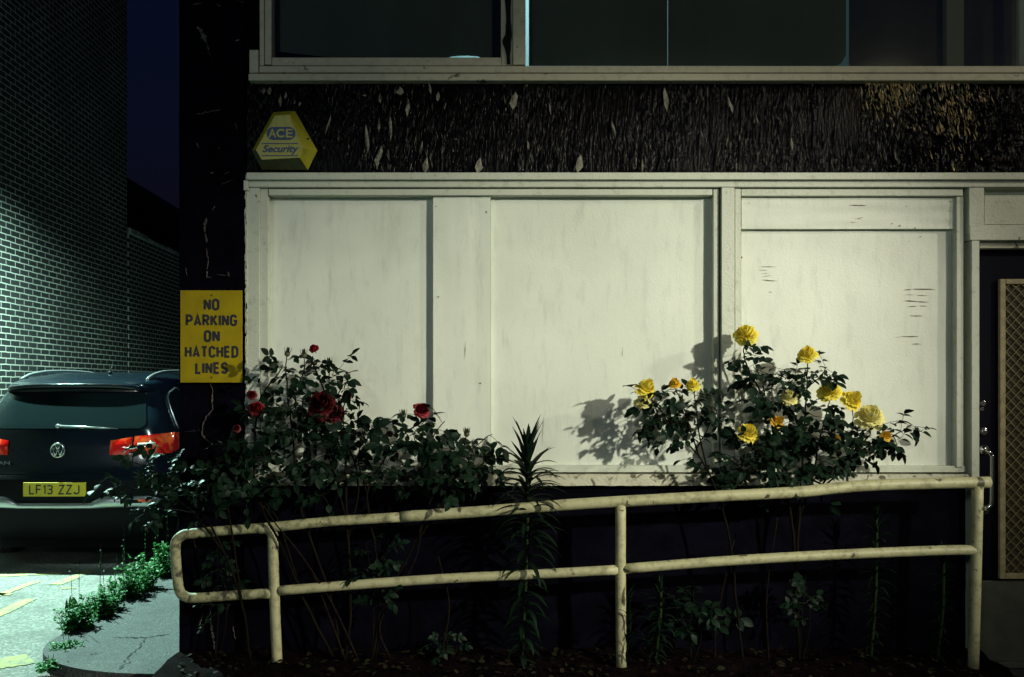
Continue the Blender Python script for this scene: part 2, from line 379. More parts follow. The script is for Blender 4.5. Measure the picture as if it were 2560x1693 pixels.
# soil bed (front of facade)
mb=MB()
nx,ny=150,40
X0,X1,Y0,Y1=-2.75,2.50,3.0,4.66
vs=[]
for j in range(ny+1):
    for i in range(nx+1):
        x=X0+(X1-X0)*i/nx;y=Y0+(Y1-Y0)*j/ny
        e=min(1,max(0,(x+1.68)/.22)); e=e*e*(3-2*e)
        edge=1
        if x<-1.5: edge=min(1,max(0,(4.66-y)/.12))
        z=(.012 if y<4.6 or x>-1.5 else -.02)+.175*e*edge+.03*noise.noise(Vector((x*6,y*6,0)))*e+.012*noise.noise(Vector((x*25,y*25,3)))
        if i in (0,): z=-.02
        vs.append((x,y,z))
mb.add(vs,[(j*(nx+1)+i,j*(nx+1)+i+1,(j+1)*(nx+1)+i+1,(j+1)*(nx+1)+i) for j in range(ny) for i in range(nx)])
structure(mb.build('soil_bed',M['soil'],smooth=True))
# small doorway landing
mb=MB(); mb.box(2.50,4.6,2.6,4.69,-.05,.085)
structure(mb.build('ramp_landing',M['paveconc'],bevel=.008))

# ================================================================== LEFT BRICK BUILDING
bb=thing('brick_building','tall windowless brick side wall with pale mortar rising along the left of the alley','building',(-5.7,9,0))
mb=MB(); mb.box(-9.5,-5.7,1.0,15.0,-.05,9.5); mb.build('wall',M['brick'],bb)
mb=MB(); mb.box(-9.6,-5.64,.95,15.06,9.5,9.62); mb.build('coping',M['darkrender'],bb,bevel=.01)
bw=thing('boundary_wall','lower brick wall with rough pale coping continuing beyond the tall brick building','wall',(-5.7,19,0))
mb=MB(); mb.box(-6.0,-5.7,15.07,26,-.05,4.05); mb.build('wall',M['brick'],bw)
mb=MB()
y=15.07
while y<26:
    L=rnd.uniform(.25,.5); mb.box(-6.02-rnd.uniform(0,.02),-5.67-rnd.uniform(0,.03),y,y+L-.01,4.05,4.10+rnd.uniform(0,.05)); y+=L
mb.build('coping',mat('coping_stone',(.4,.42,.42),.8,noise_amt=.6,nscale=6),bw,bevel=.008)
fb=thing('distant_building','black silhouetted building with sloping roof behind the lower brick wall','building',(-8,24,0))
mb=MB()
mb.box(-14,-6.2,19.5,27,0,4.9); mb.build('wall',M['darkrender'],fb)
mb=MB()
za=FZ(505,22)
mb.prism([(-14,19.3,7.4),(-7.6,19.3,6.1),(-6.0,19.3,5.0),(-6.0,19.3,4.86),(-14,19.3,4.86)],(0,7.9,0)); mb.build('roof',M['slate'],fb)

# ================================================================== SHOP BUILDING
sb=thing('shop_building','dark shopfront building with boarded cream windows and peeling black fascia','building',(0.6,4.7,0))
XL=FX(415); XR=4.6
mb=MB()
mb.box(XL+.01,XR,4.72,13,-.05,FZ(160))            # core, lower storey
mb.box(XL+.01,XL+.25,4.72,13,FZ(160)+.002,6.4)     # upper side wall
mb.box(XL+.25,XR,12.8,13,FZ(160)+.002,6.4)
mb.box(XL,XR,4.70,13,6.4,6.55)
mb.box(FX(568),XR,4.66,4.9,4.9,6.4)                # wall over upper windows
mb.box(FX(560),FX(600.5),4.615,4.75,FZ(182),6.4)
mb.build('wall',M['black'],sb)
mb=MB()
# dark base wall below the sill, slightly uneven
nx,nz=130,40
xa,xb=FX(560),FX(2262); za,zb=.0,FZ(1124)
vs=[(xa+(xb-xa)*i/nx,4.645+.006*noise.noise(Vector((i*.13,j*.2,5)))+.003*noise.noise(Vector((i*.7,j*.8,1))),za+(zb-za)*j/nz) for j in range(nz+1) for i in range(nx+1)]
mb.add(vs,[(j*(nx+1)+i,j*(nx+1)+i+1,(j+1)*(nx+1)+i+1,(j+1)*(nx+1)+i) for j in range(nz) for i in range(nx)])
mb.build('base_wall',M['black'],sb,smooth=True)
# pillar
mb=MB()
nx,nz=24,260
xa,xb=FX(415),FX(566); za,zb=0.0,6.4
vs=[];
for j in range(nz+1):
    for i in range(nx+1):
        x=xa+(xb-xa)*i/nx;z=za+(zb-za)*j/nz
        d=.004*noise.noise(Vector((x*9,z*5,2)))+.003*noise.noise(Vector((x*40,z*26,2)))
        vs.append((x,4.60+d,z))
mb.add(vs,[(j*(nx+1)+i,j*(nx+1)+i+1,(j+1)*(nx+1)+i+1,(j+1)*(nx+1)+i) for j in range(nz) for i in range(nx)])
mb.box(xa+.003,xb-.003,4.61,4.719,za,zb)
# peeled flakes and cracks: (D polyline, width px, material)
def ribbon(mb,pts,w,Y,mi,lift=.004):
    p=[P(a,b,Y) for a,b in pts]; q=[]
    for i in range(len(p)-1):
        n_=max(2,int((p[i+1]-p[i]).length/.008))
        for k in range(n_): q.append((p[i].lerp(p[i+1],k/n_)))
    q.append(p[-1]); N=len(q); vs=[]
    for i,pt in enumerate(q):
        t=(q[min(i+1,N-1)]-q[max(i-1,0)]).normalized(); s_=Vector((t.z,0,-t.x))
        ww=w/463*(.3+1.1*abs(noise.noise(Vector((i*.35,w,pts[0][0])))))*math.sin(math.pi*(i+.5)/(N))**.5
        o_=s_*noise.noise(Vector((i*.6,3,pts[0][1])))*.006
        vs+=[pt+o_+s_*ww+Vector((0,-lift*rnd.uniform(.3,1.6),0)),pt+o_-s_*ww+Vector((0,-.001-lift*rnd.uniform(0,.4),0))]
    mb.add(vs,[(2*i,2*i+1,2*i+3,2*i+2) for i in range(N-1)],mi)
Yp=4.592
for pts,w,mi in [([(456,62),(466,72),(478,100)],13,1),([(478,98),(486,125),(492,142)],4,1),([(452,266),(480,260),(512,254)],6,2),([(530,398),(520,404)],4,1),
    ([(496,398),(488,402)],3,2),([(541,96),(556,92)],4,1),([(540,415),(531,420),(512,428)],2,2),([(498,478),(492,488)],5,1),([(479,505),(475,520),(474,538)],9,1),
    ([(475,540),(480,562)],5,1),([(478,575),(483,605),(480,625)],3,2),([(480,628),(480,642),(490,643)],4,1),([(502,636),(530,638)],3,1),([(528,630),(531,640)],4,1),
    ([(488,888),(493,905),(491,935),(494,948),(478,965),(470,985),(468,1005),(480,1020),(496,1032)],5,2),([(428,1000),(450,998),(462,996)],2,1),
    ([(505,1020),(515,1028)],3,1),([(486,1400),(488,1440),(494,1480),(498,1510)],7,1),([(470,1420),(462,1450)],5,2),([(545,285),(548,300)],4,2),
    ([(430,620),(434,640)],2,2),([(455,330),(462,345)],5,2),([(505,340),(510,345)],4,1),([(440,12),(470,8)],5,1),([(500,10),(512,16)],4,1),([(545,2),(565,6)],5,1),([(445,1240),(455,1270)],2,2),([(540,1450),(545,1480)],3,2)]:
    ribbon(mb,pts,w*.6,Yp,mi)
mb.build('pillar',[M['black'],M['flakedark'],M['pinkstone']],sb,smooth=False)
# fascia of flaking black paint : displaced sheet plus lifted flakes
mb=MB()
xa,xb=FX(566,4.62),XR; za,zb=FZ(399,4.62),FZ(183,4.62)
nx,nz=1150,70
vs=[]
for j in range(nz+1):
    z=za+(zb-za)*j/nz
    for i in range(nx+1):
        x=xa+(xb-xa)*i/nx
        k=min(1,max(.12,(x-FX(700))/1.2))
        w=noise.noise(Vector((x*70,z*9,1.7)))
        pm=min(1,max(.06,.35+1.6*noise.noise(Vector((x*2.3,z*4,21)))+.5*(FZ(260)-z)+.5*k))
        d=.008*max(0,w-.08)**.8*(.45+.55*k)+.0025*noise.noise(Vector((x*160,z*30,4)))+.005*k*noise.noise(Vector((x*22,z*5,9)))
        if x>FX(1950): d+=.010*noise.noise(Vector((x*30,z*30,11)))*min(1,(x-FX(1950))/.4)
        vs.append((x,4.625-d*pm,z))
mb.add(vs,[(j*(nx+1)+i,j*(nx+1)+i+1,(j+1)*(nx+1)+i+1,(j+1)*(nx+1)+i) for j in range(nz) for i in range(nx)])
def flake(mb,dx,dy,w,h,mi,Y=4.612):
    c=P(dx,dy,Y); ww=w/463/2; hh=h/463/2
    lean=rnd.uniform(-.25,.25)
    pts=[(0,1),(.7*rnd.uniform(.6,1.1),rnd.uniform(.1,.6)),(rnd.uniform(.4,1),rnd.uniform(-.5,0)),(rnd.uniform(-.3,.3),-1),(-rnd.uniform(.4,1),rnd.uniform(-.5,.1)),(-.6*rnd.uniform(.6,1.1),rnd.uniform(.2,.6))]
    lift=rnd.uniform(.004,.014)
    vs=[c+Vector((a*ww+lean*b*hh,-(lift if b<0 else 0)-.002-rnd.uniform(0,.004),b*hh)) for a,b in pts]
    vs.append(c+Vector((0,-.004-lift*.6,0)))
    mb.add(vs,[(i,(i+1)%6,6) for i in range(6)],mi)
frm=random.Random(3)
for k in range(3000):
    dx=600+1800*rnd.random()**.85; t=rnd.random(); dy=190+205*(1-(1-t)**1.15 if False else t)
    if dx<760 and dy<400 and dx>580 and dy>240 and abs(dx-660)<85: continue
    # clear zones like patches of intact paint
    c=noise.noise(Vector((dx*.006,dy*.008,7)))
    if c<-.02 and rnd.random()<.85: continue
    big=rnd.random()
    if big<.012: flake(mb,dx,dy,rnd.uniform(4,8),rnd.uniform(18,40),1)
    elif big<.12: flake(mb,dx,dy,rnd.uniform(3,7),rnd.uniform(12,30),2)
    else: flake(mb,dx,dy,rnd.uniform(.9,2.3),rnd.uniform(7,24),2 if rnd.random()<.62 else 1)  # slim flakes; the pale share also stands in for glints on the paint
for dx,dy,w,h in [(612,212,14,16),(625,212,12,22),(650,235,12,30),(662,222,10,18),(683,238,8,12),(695,242,9,12),(845,222,14,8),(926,212,22,22),(880,230,12,24),(1190,235,22,44),(1540,232,16,60),(905,300,14,60),(878,362,18,50),(985,385,20,44),(1110,385,22,40),(1340,380,24,44),(1690,245,10,40),(1015,225,14,24),(945,250,12,44),(850,322,12,70),(1420,300,10,40),(760,290,8,50)]:
    flake(mb,dx,dy,w,h,1)
# gold flakes at the far end, lamp glints painted into their colour
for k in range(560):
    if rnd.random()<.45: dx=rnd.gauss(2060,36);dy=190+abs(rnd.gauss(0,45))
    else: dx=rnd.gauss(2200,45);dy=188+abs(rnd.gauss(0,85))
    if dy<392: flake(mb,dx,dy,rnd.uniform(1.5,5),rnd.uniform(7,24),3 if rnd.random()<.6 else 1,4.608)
M['glintpatch']=mat('painted_glint',(.80,.62,.30),.45,noise_amt=.6,nscale=70)
mb.build('fascia',[M['blackgloss'],M['flake'],M['flakedark'],M['glintpatch']],sb,smooth=False)

# --- boarded window (wide bay, two recessed boards and a proud centre strip)
def frame_part(name,boxes,parent,m='frame',bev=.0025,extra=None):
    mb=MB()
    for b in boxes: mb.fbox(*b)
    if extra: extra(mb)
    return mb.build(name,M[m],parent,bevel=bev)
head=frame_part('head_trim',[(570,2700,399.5,415.5,4.560,.12),(576,2700,417.5,433,4.585,.1)],sb)
def rag(mb):   # ragged painted edge where the frame meets the pillar
    for k in range(110):
        y=415+(1110-415)*k/110+rnd.uniform(-2,2); p=P(571+rnd.uniform(-1.8,1.5),y,4.598)
        s_=rnd.uniform(.003,.008);h=rnd.uniform(.008,.02)
        mb.box(p.x-s_,p.x+s_*.8,4.594,4.63,p.z-h,p.z+h)
    p=P(571,428,4.59); mb.box(p.x-.012,p.x+.012,4.575,4.63,p.z-.03,p.z+.02)
win=frame_part('boarded_window',[
    (571,601,417,1125,4.598,.12),(601.8,621,434,1112,4.612,.1),           # left jamb
    (621.8,1649.5,437.5,452,4.606,.1),                                    # inner head
    (1652,1665,437,1100,4.612,.1),(1671,1701,434,1102,4.590,.12)],sb,extra=rag)
def board(name,x0,x1,y0,y1,Y,parent,marks=(),cracks=()):
    mb=MB()
    nx,nz=30,34
    xa,xb,za,zb=FX(x0,Y),FX(x1,Y),FZ(y1,Y),FZ(y0,Y)
    sd=x0*.01
    vs=[(xa+(xb-xa)*i/nx,Y+.003*noise.noise(Vector((xa+i*.12,j*.1,sd))),za+(zb-za)*j/nz) for j in range(nz+1) for i in range(nx+1)]
    mb.add(vs,[(j*(nx+1)+i,j*(nx+1)+i+1,(j+1)*(nx+1)+i+1,(j+1)*(nx+1)+i) for j in range(nz) for i in range(nx)])
    # edges
    mb.box(xa,xb,Y+.004,Y+.035,za,zb)
    def lens(p0,p1,w,mi):
        a=P(*p0,Y-.0045);b=P(*p1,Y-.0045);N=8;vs=[]
        d=(b-a).normalized();s_=Vector((-d.z,0,d.x))
        for i in range(N+1):
            t=i/N;c=a.lerp(b,t)+s_*rnd.uniform(-.0005,.0005);ww=w*.62/463/2*math.sin(math.pi*t)**1.1*rnd.uniform(.7,1.1)
            vs+=[c+s_*ww,c-s_*ww]
        mb.add(vs,[(2*i,2*i+2,2*i+3,2*i+1) for i in range(N)],mi)
    for c in cracks: lens(c[0],c[1],c[2],1)
    for mx_,my_,r_ in marks:
        p=P(mx_,my_,Y-.0045); mb.add([p+Vector((math.cos(a)*r_/463,0,math.sin(a)*r_/463*rnd.uniform(.8,1.5))) for a in [i*math.pi/3 for i in range(6)]],[tuple(range(6))],2)
    return mb.build(name,[M['board'],M['crack'],M['rust']],parent)
b=board('board',621,1004,452,1082,4.668,win); b['label']='recessed white board at the left of the bay'
board('centre_panel',1003,1136,452.5,1080,4.632,win,marks=[(1126,491,2),(1015,687,1.5),(1112,888,2),(1010,478,1.2)],cracks=[((1078,790),(1076,833),2)])
b=board('board',1136.5,1652,452,1080,4.662,win,cracks=[((1259,958),(1255,1038),1.6),((1442,800),(1441,830),1.2)]); b['label']='wide white board right of the centre panel'
mb=MB()
mb.fbox(617,1668,1078,1094,4.622,.08); mb.build('lower_rail',M['frame'],win,bevel=.003)
mb=MB()
def warped(mb,x0,x1,y0,y1,Y,D,seg=120):
    vs=[]
    for i in range(seg+1):
        x=x0+(x1-x0)*i/seg
        a=.6*noise.noise(Vector((x*.02,1,0)))+.8*noise.noise(Vector((x*.09,4,0)))
        c=1.0*noise.noise(Vector((x*.03,9,0)))+1.2*noise.noise(Vector((x*.12,2,0)))
        vs+=[P(x,y0+a*.6,Y),P(x,y1+c,Y),P(x,y1+c,Y)+Vector((0,D,0)),P(x,y0+a*.6,Y)+Vector((0,D,0))]
    fs=[]
    for i in range(seg):
        b=4*i;n_=b+4
        fs+=[(b,b+1,n_+1,n_),(b+1,b+2,n_+2,n_+1),(b+3,b,n_,n_+3)]
    fs+=[(0,3,2,1),(4*seg,4*seg+1,4*seg+2,4*seg+3)]
    mb.add(vs,fs)
warped(mb,575,2246,1098.5,1125,4.600,.11); mb.build('window_sill',M['sill'],sb)
# --- second boarded window
win2=frame_part('boarded_window',[(1702,1715.5,437,1102,4.604,.1),(1716.5,2230,437.5,453.5,4.606,.1),(2215,2231,455,1082,4.614,.1),(1716,2236,1079,1094,4.622,.08)],sb)
board('top_panel',1717,2212,456,530,4.634,win2,marks=[(1735,470,1),(2100,478,1),(2084,523,1.6),(2120,528,1.4),(2066,518,1.2)],cracks=[((1963,475),(2010,476),2.6),((1985,506),(2000,503),2),((2193,466),(2209,466),1.2),((2193,488),(2206,488),1.2),((1975,505),(1998,508),1),((1966,514),(1985,515),1.3)])
cr=[((1758,617),(1800,618),1.6),((1754,625),(1780,626),1.4),((1762,633),(1784,633),1),((1764,640),(1790,638),1.2),((1763,648),(1802,651),2.6),((1779,676),(1790,677),1.4),
 ((2094,671),(2112,670),3.2),((2110,669),(2168,670),4.2),((2090,683),(2125,682),1),((2120,684),(2152,684),1.8),((2092,696),(2130,698),3.4),((2122,698),(2152,700),3),((2100,710),(2126,709),2.4),((2128,708),(2148,709),2.2),
 ((2104,731),(2141,732),2.6),((2083,779),(2130,779),3),((2112,796),(2134,797),2.4),((2070,780),(2088,781),1)]
board('board',1716,2216,530,1081,4.664,win2,marks=[(1717,596,2.2),(2132,548,1.2),(2105,560,1)],cracks=cr)
# --- door surround and door
frame_part('door_surround',[(2244,2279,434,542,4.590,.12),(2279.5,2700,452,520,4.604,.1),(2279.5,2700,434,451.5,4.655,.05),(2246,2700,520.6,556,4.588,.12),(2250,2268,557,1560,4.586,.12)],sb)
frame_part('door_head',[(2268.5,2700,557,575,4.628,.08)],sb,'upframe')
dr=MB(); dr.fbox(2262,2700,570,1345,4.680,.03); dr=dr.build('door',M['navy'],sb)
mb=MB(); mb.fbox(2262,2700,1345,1532,4.676,.03); mb.build('kick_plate',M['kick'],dr,bevel=.003)
Yg=4.655
mb=MB()
gx0,gx1,gy0,gy1=2316,2640,646,1341
mb.fbox(gx0,gx0+13,gy0,gy1,Yg,.022);mb.fbox(gx1-13,gx1,gy0,gy1,Yg,.022);mb.fbox(gx0+13.5,gx1-13.5,gy0,gy0+12,Yg,.022);mb.fbox(gx0+13.5,gx1-13.5,gy1-13,gy1,Yg,.022)
mb.build('grille_frame',M['bronze'],dr,bevel=.003)
mb=MB(); mb.fbox(gx0+14,gx1-14,gy0+12,gy1-13,Yg+.019,.005); mb.build('backing_or_blackout',M['brown'],dr)
mb=MB()
cw,ch=23.5,12.5     # expanded metal: diamond cells
rows=int((gy1-gy0-25)/ch)
colsN=int((gx1-gx0-26)/cw)
for r_ in range(rows+1):
    y=gy0+13+r_*ch
    for c_ in range(colsN*2):
        x0_=gx0+13+c_*cw/2
        up=((c_+r_)%2==0)
        a=(x0_,y+(ch/2 if up else -ch/2) ); b_=(x0_+cw/2,y+(-ch/2 if up else ch/2))
        pa,pb=P(a[0],max(gy0+12,min(gy1-13,a[1])),Yg+.008+(.003 if up else 0)),P(b_[0],max(gy0+12,min(gy1-13,b_[1])),Yg+.008+(0 if up else .003))
        if (pb-pa).length<.01: continue
        w=Vector((0,0,.0022))
        mb.add([pa-w,pb-w,pb+w,pa+w,pa-w+Vector((0,.004,0)),pb-w+Vector((0,.004,0)),pb+w+Vector((0,.004,0)),pa+w+Vector((0,.004,0))],[(0,1,2,3),(4,7,6,5),(0,4,5,1),(3,2,6,7)])
mb.build('grille',M['mesh'],dr)
mb=MB()
hp=[P(2281,1043,4.66),P(2283,1043,4.62),P(2289,1046,4.60),P(2295,1054,4.60),P(2297,1066,4.60),P(2296,1158,4.60),P(2293,1170,4.60),P(2286,1178,4.605),P(2282,1180,4.62),P(2280,1180,4.66)]
mb.tube(catmull(hp,5),.0095,12)
for yy in (1042,1180):
    c=P(2280,yy,4.665); mb.tube([c,c+Vector((0,.014,0))],.024,20)
mb.build('handle',M['chrome'],dr,smooth=True)
mb=MB(); c=P(2279,999,4.655); mb.tube([c,c+Vector((0,.024,0))],.019,20); mb.tube([c+Vector((0,-.004,0)),c],.010,16)
mb.build('lock',M['chrome'],dr,bevel=.001)
mb=MB(); c=P(2277,934,4.655); mb.tube([c,c+Vector((0,.024,0))],[.014,.016],16); mb.tube([c+Vector((0,.01,-.03)),c+Vector((0,.024,-.03))],.010,12)
mb.build('lock',M['chrome'],dr,bevel=.001)
mb=MB(); mb.fbox(2262,2700,1534,1548,4.64,.07); mb.build('threshold',M['kick'],sb,bevel=.004)

# --- upper windows
upsill=MB(); upsill.fbox(575,2700,170,186.5,4.572,.15); upsill.fbox(600,2700,152.5,168.5,4.590,.13); upsill.fbox(577,599,115,169,4.596,.12)
upsill.build('upper_sill',M['upframe'],sb,bevel=.004)
uw=MB(); uw.fbox(601,612,-700,152,4.598,.10); uw.fbox(612.5,629,-700,150,4.606,.10); uw.fbox(629.5,1160,133,152,4.612,.09); uw.fbox(1188,1217,-700,150,4.594,.12); uw.fbox(1160.5,1187,-700,152,4.625,.08)
uw=uw.build('upper_window',M['upframe'],sb,bevel=.003)
mb=MB(); mb.fbox(629,1160,-700,133,4.670,.004); mb.build('pane',M['glass'],uw)
mb=MB()
xa=[629+ i*(1140-629)/60 for i in range(61)]
def botcurve(x):
    if x<760: return 118+ (x-629)/131*14.5
    if 1045<x<1111: return 131.5-2.2*math.sin(math.pi*(x-1045)/66)
    return 134
vs=[]
for x in xa: vs+=[P(x,-700,4.69),P(x,botcurve(x),4.69)]
mb.add(vs,[(2*i,2*i+1,2*i+3,2*i+2) for i in range(60)])
mb.build('blind',M['blind'],uw)
mb=MB(); mb.fbox(560,1030,-700,160,4.76,.01); mb.build('backing_or_blackout',M['blacktrim'],uw); mb=MB(); mb.fbox(1139,1216,-700,160,4.71,.01); mb.build('backing_or_blackout',M['blacktrim'],uw)  # added dark sheets, black out the lit room behind the gaps
mb=MB()
# twisted end of curtain hanging by the mullion
for k in range(3):
    pts=[P(1172+4*k+3*math.sin(z*.03+k*2),z,4.619-.004*k) for z in range(-300,100,20)]+[P(1166+6*k,95,4.615),P(1172+3*k,112,4.615),P(1176,130,4.62),P(1177,148,4.62)]
    mb.tube(catmull(pts,2),.008,6)
mb.build('curtain',M['blacktrim'],uw,smooth=True)
uw2=MB(); uw2.fbox(2380,2392,-700,152,4.60,.1); uw2=uw2.build('upper_window',M['upframe'],sb,bevel=.003)
mb=MB(); mb.fbox(1217,2380,-700,152,4.668,.004); mb.build('pane',M['glass'],uw2)
for (x0,x1,cl) in ((1224.5,1545.3,1),(1546.6,1959,2)):
    mb=MB(); vs=[]
    for i in range(41):
        x=x0+(x1-x0)*i/40
        yb=153
        if cl==2 and x>1930: yb=153-26*((x-1930)/29)**3
        if cl==2: pass
        vs+=[P(x,-700,4.70),P(x,yb,4.70)]
    mb.add(vs,[(2*i,2*i+1,2*i+3,2*i+2) for i in range(40)]); mb.build('blind',M['blind'],uw2)
mb=MB(); mb.fbox(1966,2500,-700,156,4.80,.004); mb.fbox(2192,2232,-700,156,4.74,.04,1); mb.build('backing_or_blackout',[mat('dark_board',(.035,.032,.028),.8,noise_amt=.4,nscale=3),mat('inner_post',(.16,.16,.10),.7)],uw2)
# room behind (lit by a tube lamp inside)
mb=MB()
mb.add([(XL+.26,6.2,3.15),(XR,6.2,3.15),(XR,6.2,6.3),(XL+.26,6.2,6.3)],[(0,3,2,1)])
mb.build('room_wall',M['interior'],sb)

# ================================================================== SIGN
sg=thing('no_parking_sign','yellow rectangular sign reading NO PARKING ON HATCHED LINES on the black pillar','sign',P(489,780,4.57))
mb=MB(); mb.fbox(417.5,561,672.5,886,4.572,.004); mb.build('plate',M['signy'],sg,bevel=.001)
mb=MB()
for s,xa_,xb_,yc in [('NO',471,508,705.5),('PARKING',429.5,549,742),('ON',471.5,509,778.5),('HATCHED',427.5,552,815),('LINES',451.5,528,852.5)]:
    glyphs(mb,s,FX(xa_,4.57),FX(xb_,4.57),FZ(yc+13.5,4.57),FZ(yc-13.5,4.57),4.5712,sw=.255,gap=.07)
mb.build('lettering',M['ink'],sg)
for y in (684,874):
    mb=MB(); c=P(490,y,4.572); mb.tube([c+Vector((0,-.002,0)),c],.0042,12); mb.build('screw',M['screwdark'],sg)

# ================================================================== ALARM BOX
ab=thing('alarm_box','yellow six-sided burglar alarm box with blue lettering, mounted on the peeling fascia','alarm box',P(660,330,4.6))
back=[P(632.5,260,4.612),P(683,257,4.612),P(735,349,4.612),P(713,394,4.612),P(606,393,4.612),P(583.5,349,4.612)]
Yf=4.535
front=[P(636,267,Yf),P(671,265,Yf),P(700,338,Yf),P(694,365,Yf),P(606,370,Yf),P(592,346,Yf)]
mb=MB()
mb.add(front+back,[(0,5,4,3,2,1),(0,1,7,6),(1,2,8,7),(2,3,9,8),(5,0,6,11)]); mb.build('cover',M['alarm'],ab,bevel=.004)
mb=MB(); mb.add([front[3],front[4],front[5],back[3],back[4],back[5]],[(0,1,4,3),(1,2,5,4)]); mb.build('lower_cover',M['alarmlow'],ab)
def alY(): return Yf-.002
mb=MB()
# capsule ring with ACE inside
def capsule(x0,x1,y0,y1,n=10):
    r_=(y1-y0)/2;out=[]
    for i in range(n+1):
        a=-math.pi/2+math.pi*i/n; out.append((x1-r_+r_*math.cos(a),(y0+y1)/2+r_*math.sin(a)))
    for i in range(n+1):
        a=math.pi/2+math.pi*i/n; out.append((x0+r_+r_*math.cos(a),(y0+y1)/2+r_*math.sin(a)))
    return out
def quad_ring(o_,i_,Y):
    n_=len(o_); vs=[P(*p,Y) for p in o_]+[P(*p,Y) for p in i_]
    mb.add(vs,[(k,(k+1)%n_,n_+(k+1)%n_,n_+k) for k in range(n_)])
cap=capsule(617,684,294,324)
mb.add([P(*p,Yf-.0015) for p in cap],[tuple(range(len(cap)))])
mb2=MB()
text_fit(mb2,'A',FX(622,Yf),FX(640,Yf),FZ(319,Yf),FZ(299,Yf),Yf-.0028,bold=.02)
text_fit(mb2,'C',FX(640,Yf),FX(659,Yf),FZ(319,Yf),FZ(299,Yf),Yf-.0028,bold=.03)
text_fit(mb2,'E',FX(662,Yf),FX(678,Yf),FZ(319,Yf),FZ(299,Yf),Yf-.0028,bold=.02)
text_fit(mb,'Security',FX(608,Yf),FX(692,Yf),FZ(358,Yf),FZ(336,Yf),Yf-.0018,bold=.025,shear=.3)
mb.fbox(606,690,331.5,333.5,Yf-.0018,.001); mb.fbox(606,690,359.5,361.5,Yf-.0018,.001)
mb.build('emblem',M['blue'],ab); mb2.build('emblem_lettering',M['alarm'],ab)
mb=MB(); c=P(713,321,4.575); mb.tube([c+Vector((.004,-.004,0)),c+Vector((-.006,.02,0))],.004,8); mb.build('screw',M['screwdark'],ab)

# ================================================================== HANDRAIL
hr=thing('handrail','cream painted tubular steel handrail with rounded looped end, rising along the planting bed','handrail',(0,4.4,.2))
def YR(x): return 4.44-.11*(x-415)/(2290-415)
def PR(x,y): return P(x,y,YR(x))
r1=.0262
mb=MB()
tp=[(928,1197),(1100,1185.5),(1345,1167),(1610,1152),(1841,1140),(1930,1131),(2020,1124),(2186,1119),(2291,1117)]
mb.tube(catmull([PR(*p) for p in tp],6),r1+.001,20); mb.build('top_rail',M['rail'],hr,smooth=False)
mb=MB()
lp=[(932,1197.5),(760,1208),(640,1220),(520,1229),(440,1236),(424,1239.5),(411,1249),(406,1264),(407.5,1300),(411.5,1345),(414,1362),(421,1376),(436,1384),(460,1384.5),(540,1379),(628,1374)]
mb.tube(catmull([PR(*p) for p in lp],6),.0242,20); mb.build('end_loop',M['raildark'],hr)
mb=MB()
mb.tube(catmull([PR(*p) for p in [(645,1368),(800,1356),(1015,1341),(1240,1330),(1430,1319.5)]],6),.0235,20); mb.build('middle_rail',M['rail'],hr)
mb=MB()
mb.tube(catmull([PR(*p) for p in [(1440,1317.5),(1698,1298),(1950,1284),(2186,1274.5),(2262,1274.5)]],6),.0240,20); mb.build('middle_rail',M['rail'],hr)
for pts in ([(600,1224),(618,1224.5),(628,1231),(632,1246),(633,1300),(637,1420),(642,1540)],[(1437,1168),(1437,1350),(1438.5,1550)],[(2264,1125),(2260,1300),(2253,1556)]):
    mb=MB(); mb.tube(catmull([PR(*p) for p in pts],5),.0250,20); mb.build('post',M['rail'],hr)
for o in bpy.data.objects:
    if o.parent==hr:
        o.data.polygons.foreach_set('use_smooth',[len(p.vertices)==4 for p in o.data.polygons])

# ================================================================== PARKED CAR
CXc=-3.525; YC=7.67
car=thing('parked_car','dark teal-black estate car parked in the alley, seen from behind, yellow rear number plate','car',(CXc,YC+2.2,0))
def lerpt(tab,z):
    if z<=tab[0][0]: return tab[0][1]
    for (a,b),(c,d) in zip(tab,tab[1:]):
        if z<=c:
            t=(z-a)/(c-a); t=t*t*(3-2*t) if False else t
            return b+(d-b)*t
    return tab[-1][1]
Wt=[(.22,.82),(.30,.86),(.45,.895),(.62,.905),(.80,.905),(.95,.895),(1.05,.875),(1.12,.845),(1.30,.765),(1.48,.685),(1.56,.64),(1.61,.58),(1.645,.48),(1.665,.30),(1.672,.05)]
Rt=[(.22,.14),(.30,.07),(.45,.015),(.60,.0),(.74,.005),(.80,.05),(.90,.075),(1.02,.09),(1.12,.12),(1.17,.14),(1.48,.43),(1.54,.40),(1.58,.50),(1.61,.66),(1.645,.95),(1.665,1.35),(1.672,1.7)]
Ft=[(.22,4.2),(.4,4.40),(.75,4.40),(.90,4.25),(1.0,4.0),(1.02,3.35),(1.5,2.55),(1.58,2.35),(1.62,2.2),(1.645,2.1),(1.665,2.0),(1.672,1.9)]
def rearY(x,z):
    w=lerpt(Wt,z); rc=.16 if z<1.2 else .13; ax=min(abs(x),w*.9999)
    t=max(0,(ax-(w-rc))/rc)
    return lerpt(Rt,z)+.045*(ax/w)**2+rc*(1-math.sqrt(max(0,1-t*t)))*1.25
zs=[.22,.26,.30,.36,.45,.53,.60,.67,.74,.77,.80,.85,.90,.96,1.0,1.02,1.06,1.09,1.12,1.15,1.17,1.25,1.33,1.41,1.48,1.51,1.54,1.56,1.58,1.595,1.61,1.63,1.645,1.657,1.665,1.672]
mb=MB(); rings=[]
